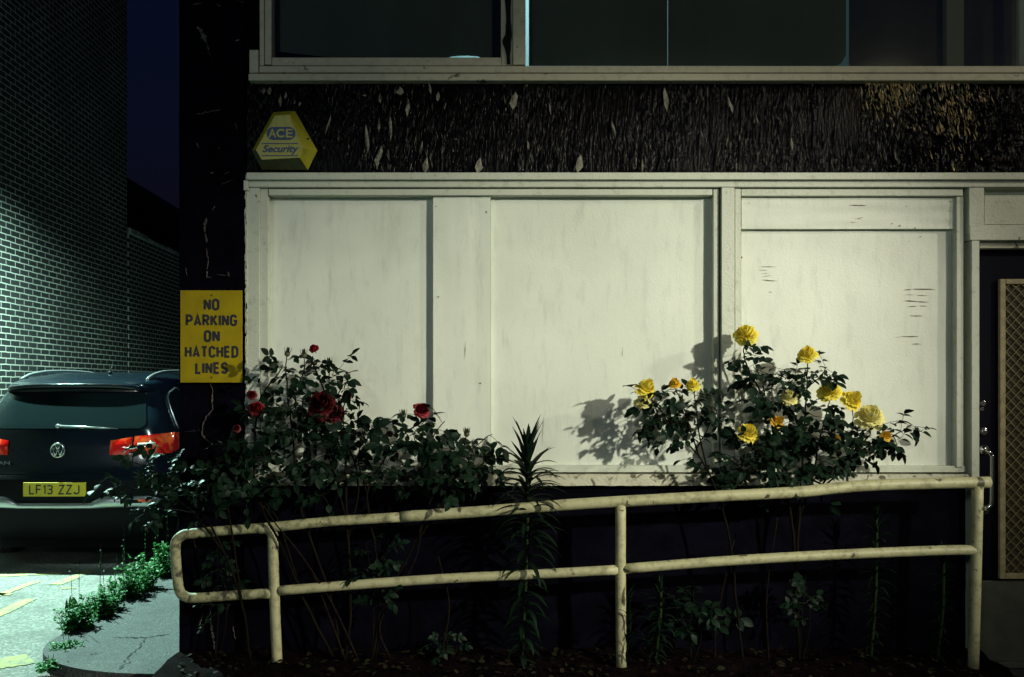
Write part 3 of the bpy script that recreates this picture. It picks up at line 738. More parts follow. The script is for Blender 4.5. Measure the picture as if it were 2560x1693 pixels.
for z in zs:
    w=lerpt(Wt,z);f=lerpt(Ft,z);half=[]
    for i in range(15):
        a=i/14; x=w*math.sin(a*math.pi/2)**.9 if i<14 else w
        half.append((x,rearY(x,z)))
    ys=half[-1][1]
    for k in range(1,9): half.append((w,ys+(f-.35-ys)*k/8) if f-.35>ys else (w,ys+.01*k))
    for k in range(1,7):
        a=k/6*math.pi/2; half.append((w*(1-(1-math.cos(a))*1.0) if k<6 else 0.0, max(f-.35,ys+.08)+.35*math.sin(a)))
    ring=[(CXc+x,YC+y,z) for x,y in half]+[(CXc-x,YC+y,z) for x,y in half[-2:0:-1]]
    rings.append(ring)
n=len(rings[0]); vs=[p for r_ in rings for p in r_]
fs=[(j*n+i,j*n+(i+1)%n,(j+1)*n+(i+1)%n,(j+1)*n+i) for j in range(len(zs)-1) for i in range(n)]
fs.append(tuple((len(zs)-1)*n+i for i in range(n))); fs.append(tuple(range(n-1,-1,-1)))
mb.add(vs,fs)
mi=[]
body=mb.build('body',[M['carpaint'],M['blacktrim']],car,smooth=True)
# lower bumper plastic (below .70 dark trim)
zc=[(.0)]
for p in body.data.polygons:
    zmid=sum(body.data.vertices[i].co.z for i in p.vertices)/len(p.vertices)
    if zmid<.735: p.material_index=1
def rear_patch(name,poly_rows,m,off=.006,parent=car,smooth=True,mi_=None):
    # poly_rows: list of (z, xleft, xright)
    mb=MB();N=24;vs=[]
    for z,xa_,xb_ in poly_rows:
        for i in range(N+1):
            x=xa_+(xb_-xa_)*i/N
            vs.append((CXc+x,YC+rearY(x,z)-off,z))
    R_=len(poly_rows)
    mb.add(vs,[(j*(N+1)+i,j*(N+1)+i+1,(j+1)*(N+1)+i+1,(j+1)*(N+1)+i) for j in range(R_-1) for i in range(N)])
    return mb.build(name,M[m],parent,smooth=smooth)
# rear window
rows=[]
for k in range(13):
    t=k/12;z=1.165+t*(1.475-1.165)
    w=.715-.115*t; rr=0
    if t<.25: rr=.06*(1-math.sqrt(1-((.25-t)/.25)**2))
    rows.append((z,-w+rr,w-rr))
M['rearglass']=mat('dark_car_glass',(.005,.009,.010),.03,spec=.05)
rear_patch('rear_window',rows,'rearglass',.012)
# bright reflection panel seen through the left of the glass is the far side window
mb=MB()
fa=[(-.69,1.19),(-.575,1.19),(-.56,1.30),(-.56,1.40),(-.60,1.36)]
# spoiler
mb=MB();vs=[];N=28
for i in range(N+1):
    x=-.66+1.32*i/N; y_=rearY(x*.97,1.54); e=(abs(x)/.66)**4*.05
    vs+=[(CXc+x,YC+y_+.10,1.572-e*.6),(CXc+x,YC+y_-.055+e,1.545-e*.8),(CXc+x,YC+y_-.05+e,1.515-e),(CXc+x,YC+y_+.06,1.485-e*.2)]
mb.add(vs,[(4*i+k,4*i+k+1,4*i+4+k+1,4*i+4+k) for i in range(N) for k in range(3)]+[(0,3,2,1),(4*N,4*N+1,4*N+2,4*N+3)])
mb.build('spoiler',M['carpaint'],car,smooth=True,bevel=.004)
# tailgate seam / recess around the plate, crease lip
rear_patch('plate_recess',[(.58,-.36,.36),(.60,-.40,.40),(.73,-.42,.42),(.745,-.42,.42)],'blacktrim',.004)
mb=MB()
for sgn in (-1,1):
    pts=[(CXc+sgn*.62,YC+rearY(.62,z)-.002,z) for z in (.80,.9,1.0,1.1,1.15)]
    mb.tube(pts,.0035,5)
pts=[(CXc+x,YC+rearY(x,.785)-.001,.785) for x in [(-.62+1.24*i/16) for i in range(17)]]
mb.tube(pts,.004,5)
mb.build('tailgate_seam',M['blacktrim'],car)
# silver skid strip
rows=[]
mb=MB();vs=[];N=40
for i in range(N+1):
    x=-.86+1.72*i/N;ax=abs(x)
    zt=.545 if ax<.30 else (.545+.055*min(1,(ax-.30)/.10)); zb_=.505+.01*min(1,max(0,(ax-.3)/.2))
    if ax>.8: zt-=(ax-.8)*.5
    yy=rearY(x,.54)
    vs+=[(CXc+x,YC+yy-.006,zt+.004),(CXc+x,YC+yy-.022,zt-.006),(CXc+x,YC+yy-.022,zb_+.004),(CXc+x,YC+yy-.004,zb_-.004)]
mb.add(vs,[(4*i+k,4*i+k+1,4*i+4+k+1,4*i+4+k) for i in range(N) for k in range(3)])
mb.build('bumper_trim',M['silver'],car,smooth=True)
for sgn in (-1,1):
    mb=MB();vs=[]
    for i in range(9):
        x=sgn*(.56+.17*i/8); vs+=[(CXc+x,YC+rearY(x,.55)-.027,.585-.012*i/8),(CXc+x,YC+rearY(x,.55)-.027,.548)]
    mb.add(vs,[(2*i,2*i+1,2*i+3,2*i+2) for i in range(8)]); mb.build('exhaust_recess',M['blacktrim'],car)
    mb=MB();vs=[]
    for i in range(7):
        x=sgn*(.70+.10*i/6); vs+=[(CXc+x,YC+rearY(x,.56)-.031,.582),(CXc+x,YC+rearY(x,.56)-.031,.560)]
    mb.add(vs,[(2*i,2*i+1,2*i+3,2*i+2) for i in range(6)]); mb.build('reflector',M['redlens'],car)
# number plate
mb=MB(); mb.box(CXc-.245,CXc+.275,YC-.026,YC-.012,.607,.722)
pl=mb.build('number_plate',M['platey'],car,bevel=.002)
mb=MB(); glyphs(mb,'LF13 ZZJ',CXc-.195,CXc+.225,.626,.703,YC-.0272,sw=.14,gap=.12,space=.28); mb.build('lettering',M['ink'],pl)
# badge : ring with V over W
mb=MB(); bc=Vector((CXc,YC+rearY(0,.985)-.018,.985)); rr=.058
mb.tube([bc+Vector((rr*math.cos(a),0,rr*math.sin(a))) for a in [i*2*math.pi/32 for i in range(33)]],.0058,8,caps=False)
def bar(p,q): mb.tube([bc+Vector((p[0]*rr,0,p[1]*rr)),bc+Vector((q[0]*rr,0,q[1]*rr))],.0036,6)
for p,q in [((-.42,.86),(-.03,.10)),((.42,.86),(.03,.10)),((-.84,.52),(-.36,-.82)),((-.36,-.82),(0,.0)),((.84,.52),(.36,-.82)),((.36,-.82),(0,.0))]: bar(p,q)
mb.build('badge',M['chrome'],car,smooth=True)
mb=MB(); z0_=.865;text_fit(mb,'TIGUAN',CXc-.66,CXc-.395,z0_,z0_+.030,YC+rearY(.5,.88)-.030,bold=.02); mb.build('name_badge',M['chrome'],car)
# rear wiper
mb=MB(); a=Vector((CXc-.02,YC+rearY(0,1.18)-.035,1.185)); b=a+Vector((.50,.03,-.022))
mb.tube([a,a.lerp(b,.5)+Vector((0,-.012,.004)),b],[.011,.008,.004],8); mb.tube([a+Vector((0,.03,0)),a+Vector((0,-.01,0))],.018,12)
mb.tube([a.lerp(b,.3)+Vector((0,.012,-.004)),b+Vector((0,.01,-.006))],.004,6)
mb.build('rear_wiper',M['silver'],car,smooth=True)
# tail lights
for sgn in (-1,1):
    def strip(x0,x1,name_z,off,m,zt0,zt1,zb0,zb1,parent,nm,cells=0):
        mb=MB();N=14;Rr=8;vs=[]
        for j in range(Rr+1):
            for i in range(N+1):
                t=i/N;x=x0+(x1-x0)*t;zt=zt0+(zt1-zt0)*t;zb=zb0+(zb1-zb0)*t;z=zb+(zt-zb)*j/Rr
                bul=.012*math.sin(math.pi*min(1,max(0,j/Rr)))*math.sin(math.pi*t)**.5
                vs.append((CXc+sgn*x,YC+rearY(x,z)-off-bul,z))
        mb.add(vs,[(j*(N+1)+i,j*(N+1)+i+1,(j+1)*(N+1)+i+1,(j+1)*(N+1)+i) for j in range(Rr) for i in range(N)])
        return mb.build(nm,M[m],parent,smooth=True)
    tl=strip(.625,.893,0,.012,'redlens',1.10,1.125,.945,.95,car,'tail_light')
    strip(.43,.610,0,.010,'redlens',1.065,1.095,.945,.945,tl,'inner_lens')
    strip(.66,.80,0,.026,'clearlens',1.045,1.05,1.02,1.025,tl,'reverse_lens')
    # wrap to side
    mb=MB();vs=[]
    for i in range(9):
        t=i/8
        for z in (.955+.05*t,1.12-.01*t): vs.append((CXc+sgn*(lerpt(Wt,z)+.008),YC+rearY(.9,z)-.02+.34*t,z))
    mb.add(vs,[(2*i,2*i+1,2*i+3,2*i+2) for i in range(8)]); mb.build('side_lens',M['redlens'],tl,smooth=True)
    # roof rails
    mb=MB()
    x=sgn*.565
    pts=[(CXc+x,YC+.60,1.585),(CXc+x,YC+.66,1.605),(CXc+x,YC+.80,1.635),(CXc+x*.99,YC+1.1,1.664),(CXc+x*.99,YC+1.6,1.675),(CXc+x*.99,YC+2.1,1.665),(CXc+x,YC+2.4,1.63)]
    mb.tube(catmull(pts,6),.0165,10); mb.build('roof_rail',M['silver'],car,smooth=True)
    # side windows with bright trim
    def sidept(t,z,off=.008): # t along length m
        return (CXc+sgn*(lerpt(Wt,z)+off),YC+t,z)
    outl=[[(.78,1.47),(.66,1.40),(.60,1.20),(.66,1.145),(1.12,1.13),(1.10,1.49)],[(1.16,1.49),(1.20,1.13),(1.98,1.11),(1.93,1.50)],[(1.98,1.50),(2.03,1.11),(2.95,1.08),(2.75,1.30),(2.45,1.49)]]
    for o_ in outl:
        ring_=catmull([Vector((a_,0,b_)) for a_,b_ in o_+[o_[0]]],5)[:-1]
        c_=sum((v for v in ring_),Vector())/len(ring_)
        mb=MB();vs=[sidept(v.x,v.z) for v in ring_]+[sidept(c_.x+(v.x-c_.x)*.5,c_.z+(v.z-c_.z)*.5) for v in ring_]+[sidept(c_.x,c_.z)]
        L=len(ring_)
        mb.add(vs,[(k,(k+1)%L,L+(k+1)%L,L+k) for k in range(L)]+[(L+k,L+(k+1)%L,2*L) for k in range(L)])
        w_=mb.build('side_window',M['rearglass'],car,smooth=True)
        mb=MB();mb.tube([sidept(v.x,v.z,.010) for v in ring_+[ring_[0]]],.0085,6,caps=False); mb.build('trim',M['silver'],w_,smooth=True)
    for s_ in (.86,3.46):
        wc=Vector((CXc+sgn*.80,YC+s_,.345))
        mb=MB(); ax=Vector((sgn,0,0))
        prof=[(-.12,.30),(-.115,.335),(-.09,.345),(.07,.345),(.10,.335),(.115,.30),(.115,.24)]
        vs=[];Nn=32
        for dx_,r_ in prof:
            for k in range(Nn):
                a=2*math.pi*k/Nn; vs.append(wc+Vector((sgn*dx_,r_*math.cos(a),r_*math.sin(a))))
        mb.add(vs,[(j*Nn+k,j*Nn+(k+1)%Nn,(j+1)*Nn+(k+1)%Nn,(j+1)*Nn+k) for j in range(len(prof)-1) for k in range(Nn)]+[tuple(range(Nn))])
        for k in range(44):   # tread blocks
            a=2*math.pi*k/44
            for dx_ in (-.07,0,.07):
                c=wc+Vector((sgn*dx_,.348*math.cos(a),.348*math.sin(a)));t_=Vector((0,-math.sin(a),math.cos(a)));n_=Vector((0,math.cos(a),math.sin(a)))
                mb.add([c+ax*.028*i_+t_*.017*j_+n_*.004*k_ for k_ in (-1,1) for j_ in (-1,1) for i_ in (-1,1)],[(4,5,7,6),(0,1,5,4),(2,6,7,3),(0,4,6,2),(1,3,7,5)])
        wh=mb.build('wheel',M['tyre'],car,smooth=False)
        mb=MB(); c=wc+Vector((sgn*.10,0,0))
        for k in range(5):
            a=2*math.pi*k/5; mb.tube([c,c+Vector((sgn*.008,.235*math.cos(a),.235*math.sin(a)))],[.04,.024],6)
        mb.tube([c+Vector((0,.24*math.cos(a),.24*math.sin(a))) for a in [i*2*math.pi/32 for i in range(33)]],.012,6,caps=False)
        mb.tube([c-ax*.02,c+ax*.02],.05,16); mb.build('rim',M['silver'],wh,smooth=True)
    mb=MB(); mb.tube(catmull([(CXc+sgn*.84,YC+2.95,1.12),(CXc+sgn*.95,YC+2.93,1.14),(CXc+sgn*1.03,YC+2.95,1.15)],4),[.02,.03,.05,.07,.075,.075,.075,.06,.05][:9],10); mb.build('wing_mirror',M['carpaint'],car,smooth=True)
mb=MB(); mb.box(CXc-.68,CXc+.68,YC+.45,YC+4.0,.10,.30); mb.build('underbody',M['blacktrim'],car)
mb=MB(); mb.tube([(CXc+.0+.09,YC+.95,1.635),(CXc+.09,YC+.95,1.67)],[.026,.014],8); mb.tube([(CXc+.09,YC+.95,1.67),(CXc+.09,YC+1.02,1.73)],.004,6); mb.build('antenna',M['blacktrim'],car,smooth=True)

# ================================================================== PLANTS
def leaflet(mb,base,d,up,L,W,mi=0,droop=.25,fold=.25):
    d=d.normalized(); s=d.cross(up)
    if s.length<1e-4: s=d.orthogonal()
    s.normalize(); u=s.cross(d).normalized()
    prof=[(0,0),(.18,.62),(.42,1),(.70,.80),(.88,.42),(1,0)]
    vs=[];idx=[]
    for t,w in prof:
        c=base+d*L*t-u*L*droop*t*t
        if w==0: idx.append((len(vs),)); vs.append(c)
        else:
            idx.append((len(vs),len(vs)+1,len(vs)+2)); vs+=[c-s*W*w/2+u*W*fold*w*.5,c,c+s*W*w/2+u*W*fold*w*.5]
    fs=[]
    for i in range(len(idx)-1):
        a,b=idx[i],idx[i+1]
        if len(a)==1: fs+=[(a[0],b[0],b[1]),(a[0],b[1],b[2])]
        elif len(b)==1: fs+=[(a[0],b[0],a[1]),(a[1],b[0],a[2])]
        else: fs+=[(a[0],b[0],b[1],a[1]),(a[1],b[1],b[2],a[2])]
    mb.add(vs,fs,mi)
def rv(s=1): return Vector((rnd.gauss(0,s),rnd.gauss(0,s),rnd.gauss(0,s)))
YW=4.60   # nothing grows into the boards
def compound(leaves,stems,base,d,size=.05,n=5):
    d=(d+Vector((0,0,rnd.uniform(-.5,.1)))).normalized(); L=size*rnd.uniform(1.5,2.1)
    end=base+d*L
    if end.y>YW-.03: d.y=-abs(d.y); end=base+d*L
    mid=base.lerp(end,.5)+Vector((0,0,.006)); stems.tube([base,mid,end],.0011,4,caps=False,mi=1)
    up=(Vector((0,-.5,.8))+rv(.45)).normalized()
    side=d.cross(up).normalized()
    s=size*rnd.uniform(.8,1.15)
    leaflet(leaves,end,d+rv(.15)-Vector((0,0,.25)),up,s*1.1,s*.68,droop=rnd.uniform(.1,.45))
    for k in range((n-1)//2):
        b=base.lerp(end,.90-.42*k)
        for sg in (-1,1):
            if rnd.random()<.06: continue
            leaflet(leaves,b,side*sg+d*.55+rv(.2)-Vector((0,0,.15)),up,s*rnd.uniform(.75,1)*(1-.1*k),s*.60,droop=rnd.uniform(.1,.45))
def rose(parent,name,c,r,m,axis=None,layers=4,parts=True):
    r*=1.15
    axis=(axis or Vector((rnd.uniform(-.4,.4),-.75,.55))).normalized()
    u=axis.orthogonal().normalized();v=axis.cross(u)
    mb=MB()
    cfg=[(5,.22,.30,.82),(7,.42,.42,.74),(9,.64,.62,.50),(11,.85,.80,.18),(11,1.0,.92,-.15)][:layers+1]
    for li,(n_,rad,wd,hh) in enumerate(cfg):
        for k in range(n_):
            a0=2*math.pi*(k+.5*(li%2))/n_+rnd.uniform(-.2,.2); rr=r*rad*rnd.uniform(.9,1.1); h_=hh+rnd.uniform(-.12,.12)
            A,B=8,6;vs=[]; hw=math.pi/n_*(1.75 if li<2 else 1.5); nt_=rnd.uniform(-.12,.12)
            for j in range(B+1):
                t0=j/B
                for i in range(A+1):
                    q=(i/A-.5)*2
                    t=t0*(1-.20*abs(q)**2.5+nt_*q)
                    a=a0+q*hw*(.35+.65*min(1,t0*1.6))
                    cup=(math.sin(t*math.pi*.62)) if li<3 else t**.8
                    rho=rr*(.10+.92*cup)+r*.03*math.sin(q*6+k)*t
                    z=r*(h_*t**1.15-.30*(1-t)-(.18*max(0,t-.7)/.3 if li>1 else 0)+.07*math.sin(q*8+k*2)*t*t+rnd.uniform(-.015,.015)*t)
                    vs.append(c+u*math.cos(a)*rho+v*math.sin(a)*rho+axis*z)
            mb.add(vs,[(j*(A+1)+i,j*(A+1)+i+1,(j+1)*(A+1)+i+1,(j+1)*(A+1)+i) for j in range(B) for i in range(A)])
    # sepals/calyx
    b=c-axis*r*.35
    mb.tube([b-axis*r*.35,b-axis*r*.15,b],[r*.10,r*.2,r*.12],8,mi=1)
    for k in range(5):
        a=2*math.pi*k/5; dd=(u*math.cos(a)+v*math.sin(a))
        leaflet(mb,b,dd-axis*.3,axis,r*.7,r*.22,1)
    mb.build(name,[m,M['bud']],parent,smooth=True)
    return c-axis*r*.7
def bud(parent,c,h,m=None,tilt=None):
    mb=MB(); t=tilt or Vector((rnd.uniform(-.2,.2),0,1)); t.normalize()
    prof=[(0,.12),(.12,.26),(.28,.34),(.5,.30),(.72,.20),(.9,.08),(1,.01)]
    mb.tube([c+t*h*a for a,_ in prof],[h*b for _,b in prof],8)
    for k in range(4):
        a=k*math.pi/2+.4; leaflet(mb,c+t*h*.15+Vector((math.cos(a),math.sin(a),0))*h*.22,t+Vector((math.cos(a),math.sin(a),0))*.12,Vector((math.cos(a),math.sin(a),0)),h*1.05,h*.28,1,droop=-.1)
    mb.build('bud',[m or M['bud'],M['gstem']],parent,smooth=True)

dens=.54
class Bush:
    def __init__(s,name,label,cat,base,group=None,Ym=4.46):
        s.t=thing(name,label,cat,base,group); s.leaves=MB(); s.stems=MB(); s.nodes=[]; s.Ym=Ym
    def pt(s,x,y,Y=None): return P(x,y,Y if Y else s.Ym)
    def cane(s,pts,r0=.006,r1=.0025,leafy=.5,step=.035,size=.05,Ys=None,n=5):
        w=[s.pt(p[0],p[1],p[2] if len(p)>2 else None) for p in pts]
        c=catmull(w,7); N=len(c)
        for i in range(1,N-1): c[i]=c[i]+Vector((noise.noise(Vector((i*.5,w[0].x*9,0))),0,noise.noise(Vector((i*.5,w[0].z*9,5)))))*.005
        rs=[r0+(r1-r0)*i/(N-1) for i in range(N)]
        s.stems.tube(c,rs,7); acc=0; k=0
        for i in range(1,N):
            acc+=(c[i]-c[i-1]).length
            s.nodes.append(c[i])
            if i/N>1-leafy and acc>step:
                acc=0;k+=1
                t=(c[i]-c[i-1]).normalized()
                a=k*2.4+rnd.uniform(-.5,.5); o=t.orthogonal().normalized(); b=t.cross(o)
                d=(o*math.cos(a)+b*math.sin(a)+t*.35); d.y*=.6
                compound(s.leaves,s.stems,c[i],d,size*rnd.uniform(.8,1.15),n)
    def fill(s,x,y,rx,ry,n,size=.05,Yr=.07,nl=2,maxd=.35):
        n=max(2,int(n*dens)); size*=1.06
        for _ in range(n):
            a=rnd.uniform(0,2*math.pi);q=math.sqrt(rnd.random())
            p=s.pt(x+rx*q*math.cos(a),y+ry*q*math.sin(a),min(YW-.05,s.Ym+rnd.uniform(-Yr,Yr)))
            best=min(s.nodes,key=lambda v:(v-p).length+(.15 if v.z>p.z+.05 else 0)) if s.nodes else p
            if (best-p).length>.02:
                mid=best.lerp(p,.55)+Vector((0,0,.25*(best-p).length))*.3
                tw=catmull([best,mid,p],4); s.stems.tube(tw,[.0028-.0015*i/(len(tw)-1) for i in range(len(tw))],5,caps=False)
                if (best-p).length<.12: s.nodes.append(p)
            for k in range(nl):
                d=Vector((math.cos(k*2.1+a),rnd.uniform(-.6,.3),rnd.uniform(-.5,.7)))
                compound(s.leaves,s.stems,p,d,size*rnd.uniform(.8,1.15))
    def thorns(s): pass
    def done(s,leafm='leaf',stemm='stem'):
        s.stems.build('stem',[M[stemm],M['gstem']],s.t,smooth=True)
        s.leaves.build('foliage',M[leafm],s.t,smooth=True)

zb=.18
# ---- red rose bush A (tall, behind loop end)
A=Bush('rose_bush','tall rose bush with dark red blooms before the left end of the boards','rose bush',P(800,1500,4.46),'rose bushes in the bed',4.47)
A.cane([(800,1530),(812,1400),(806,1250),(800,1120),(798,1020),(762,930),(728,850),(724,825)],.009,.003,.42)
A.cane([(790,1530),(770,1400),(730,1280),(690,1150),(680,1030),(668,930),(662,860),(664,825)],.008,.0025,.5)
A.cane([(770,1520),(700,1380),(655,1270,4.40),(612,1190,4.38),(590,1120),(590,1020),(600,930),(640,870),(655,845)],.008,.0025,.5)
A.cane([(806,1250),(830,1120),(800,1010),(795,950),(802,925)],.005,.0025,.5)
A.cane([(800,1200),(770,1080),(740,1000),(745,950)],.005,.0025,.7)
A.cane([(700,1380),(640,1200),(560,1110),(540,1060),(548,1000)],.005,.0025,.6)
A.cane([(668,930),(700,870),(704,830)],.0035,.002,.6)
A.cane([(762,930),(762,880),(763,850)],.0035,.002,.3)
A.cane([(728,850),(770,850),(805,862)],.0035,.002,.8)
A.cane([(740,990),(790,900),(800,885)],.0035,.002,.8)
A.fill(700,905,100,50,20); A.fill(650,960,85,55,22); A.fill(700,1030,115,50,22); A.fill(620,1090,100,45,26)
A.fill(740,1085,90,45,14); A.fill(590,1040,45,60,10); A.fill(700,1130,130,20,10)
rose(A.t,'flower',A.pt(727,808),.024,M['redbright'],layers=3)
for x,y,r_,m_ in [(745,935,.060,'reddark'),(772,955,.045,'reddark'),(735,962,.036,'reddark'),(594,945,.034,'redbright'),(583,914,.022,'red'),(804,914,.022,'red'),(548,992,.018,'red')]:
    rose(A.t,'flower',A.pt(x,y,4.40 if r_>.05 else 4.43),r_,M[m_],axis=Vector((.1,-.9,.35)))
for x,y in ((664,826),(704,830),(763,850)): bud(A.t,A.pt(x,y),.042)
A.done()
# ---- red rose bush B (lower, right of A)
B=Bush('rose_bush','low spreading rose bush with one crimson bloom and pointed buds before the centre panel','rose bush',P(880,1500,4.46),'rose bushes in the bed',4.46)
B.cane([(860,1530),(880,1400),(870,1280),(850,1150),(880,1080),(930,1010),(970,980),(976,955)],.008,.0025,.5)
B.cane([(880,1400),(960,1260),(1000,1150),(1030,1080),(1070,1040),(1080,1010)],.006,.0025,.5)
B.cane([(960,1260),(1060,1120),(1110,1080),(1128,1055)],.005,.0025,.5)
B.cane([(850,1150),(830,1060),(845,990)],.004,.002,.6)
B.cane([(930,1010),(934,970)],.003,.002,.4)
B.cane([(1000,1150),(990,1050),(1010,1000),(1030,975)],.004,.002,.5)
B.cane([(1070,1060),(1110,1025),(1140,1005)],.003,.002,.8)
B.cane([(1060,1090),(1110,1085),(1150,1080)],.003,.002,.8)
B.fill(860,1030,50,40,12); B.fill(940,1030,60,35,13); B.fill(1010,1060,80,50,26); B.fill(1080,1070,50,35,10); B.fill(900,1090,80,35,14)
B.fill(1060,1125,50,30,10); B.fill(960,1110,80,25,8)
rose(B.t,'flower',B.pt(977,948),.037,M['redbright'],axis=Vector((.3,-.8,.5)))
rose(B.t,'flower',B.pt(902,1005),.018,M['red'],layers=3)
for x,y in ((846,988),(934,970),(1081,1012),(1128,1056)): bud(B.t,B.pt(x,y),.042)
B.done()
# ---- leafy rose shoot reaching left past the pillar
Cc=Bush('rose_bush','leafy rose shoot without blooms arching left past the black pillar in front of the car','rose bush',P(560,1500,4.44),'rose bushes in the bed',4.40)
Cc.cane([(580,1530),(560,1400),(520,1280),(470,1190),(420,1130),(360,1090),(300,1068)],.007,.002,.55)
Cc.cane([(520,1280),(440,1180),(370,1140),(300,1130),(250,1105)],.005,.002,.6)
Cc.cane([(470,1190),(400,1180),(350,1170),(330,1195)],.004,.002,.7)
Cc.cane([(560,1400),(540,1250),(520,1140),(500,1060)],.006,.0025,.5)
Cc.cane([(420,1130),(400,1080),(370,1035)],.004,.002,.7)
Cc.fill(335,1120,75,38,10,size=.030); Cc.fill(370,1175,40,32,7,size=.030); Cc.fill(360,1065,35,22,4,size=.030)
Cc.fill(490,1110,70,50,18); Cc.fill(520,1170,60,30,7)
Cc.done()
# ---- yellow rose bush D (left cluster)
Dd=Bush('rose_bush','slender yellow rose bush with a cluster of small blooms left of the window post','rose bush',P(1700,1500,4.47),'rose bushes in the bed',4.45)
Dd.cane([(1720,1540),(1705,1400),(1690,1250),(1656,1130),(1620,1060),(1570,1000),(1530,950),(1500,915)],.007,.0025,.45,step=.03)
Dd.cane([(1620,1060),(1600,1000),(1585,950),(1564,900)],.0045,.002,.8,step=.03)
Dd.cane([(1640,1100),(1618,1000),(1612,940),(1605,905)],.0045,.002,.7,step=.03)
Dd.cane([(1610,1045),(1640,990),(1660,950)],.0035,.002,.8,step=.03)
Dd.cane([(1570,1000),(1520,960),(1480,935)],.003,.002,.7,step=.03)
Dd.fill(1560,960,60,32,12,size=.045); Dd.fill(1620,950,45,45,10,size=.045); Dd.fill(1530,985,30,25,5,size=.045);Dd.fill(1545,925,60,18,6,size=.042)
for x,y,r_,m_ in [(1496,898,.046,'yel'),(1488,930,.036,'paley'),(1562,887,.027,'orange'),(1604,891,.033,'yel')]:
    rose(Dd.t,'flower',Dd.pt(x,y,4.42),r_,M[m_],axis=Vector((rnd.uniform(-.3,.5),-.6,.8)))
bud(Dd.t,Dd.pt(1578,930),.03,M['gstem'])
Dd.done()
# ---- yellow rose bush E (right, large)
E=Bush('rose_bush','large yellow rose bush with many open blooms in front of the right-hand board','rose bush',P(1850,1500,4.48),'rose bushes in the bed',4.49)
dens=.58
E.cane([(1850,1540),(1845,1400),(1838,1250),(1820,1130),(1800,1040),(1775,940),(1735,860),(1722,820),(1726,795)],.009,.0025,.5,step=.03)
E.cane([(1840,1400),(1850,1200),(1856,1100),(1862,1000),(1868,900),(1870,838)],.008,.0025,.5,step=.03)
E.cane([(1850,1200),(1880,1110),(1895,1030),(1912,960),(1922,925)],.006,.002,.5,step=.035)
E.cane([(1880,1110),(1915,1120),(1960,1060),(1972,1000),(1975,945)],.005,.002,.5,step=.035)
E.cane([(1895,1135),(1940,1075),(2000,1040),(2040,1025),(2085,1000),(2110,985)],.005,.002,.6,step=.03)
E.cane([(1960,1060),(2010,1010),(2016,990)],.004,.002,.4)
E.cane([(1820,1130),(1760,1060),(1735,1030)],.004,.002,.5)
E.cane([(1775,940),(1765,880),(1745,850)],.0035,.002,.7,step=.03)
E.cane([(1862,1000),(1820,930),(1810,880)],.0035,.002,.6,step=.03)
E.cane([(1868,900),(1900,870),(1915,850)],.003,.002,.7,step=.03)
E.cane([(1868,900),(1830,870),(1815,855)],.003,.002,.7,step=.03)
E.fill(1755,850,25,45,7,size=.044); E.fill(1790,930,35,50,11,size=.046); E.fill(1868,865,45,28,9,size=.046); E.fill(1800,1010,60,45,20,size=.048)
E.fill(1860,1050,55,60,26,size=.048); E.fill(1720,1065,60,35,22,size=.048); E.fill(1870,960,45,50,11,size=.046); E.fill(2000,1035,50,22,9,size=.048)
E.fill(1960,1075,40,30,6,size=.05); E.fill(2075,1010,45,30,7,size=.046); E.fill(1850,1115,65,18,14,size=.048); E.fill(1710,1105,55,15,8);E.fill(1960,1000,28,28,4)
E.fill(2025,980,30,30,4)
for x,y,r_,m_ in [(1727,773,.050,'yel'),(1870,819,.041,'yel'),(1921,905,.050,'yel'),(1974,926,.048,'yel'),(2015,963,.060,'paley'),(1801,976,.032,'orange'),(1733,1001,.046,'yel'),(2052,1009,.026,'orange'),(1938,1017,.020,'orange'),(1827,918,.038,'paley')]:
    rose(E.t,'flower',E.pt(x,y,4.46),r_,M[m_],axis=Vector((rnd.uniform(-.35,.5),-.75,.6)),layers=4 if r_>.025 else 2)
E.done()

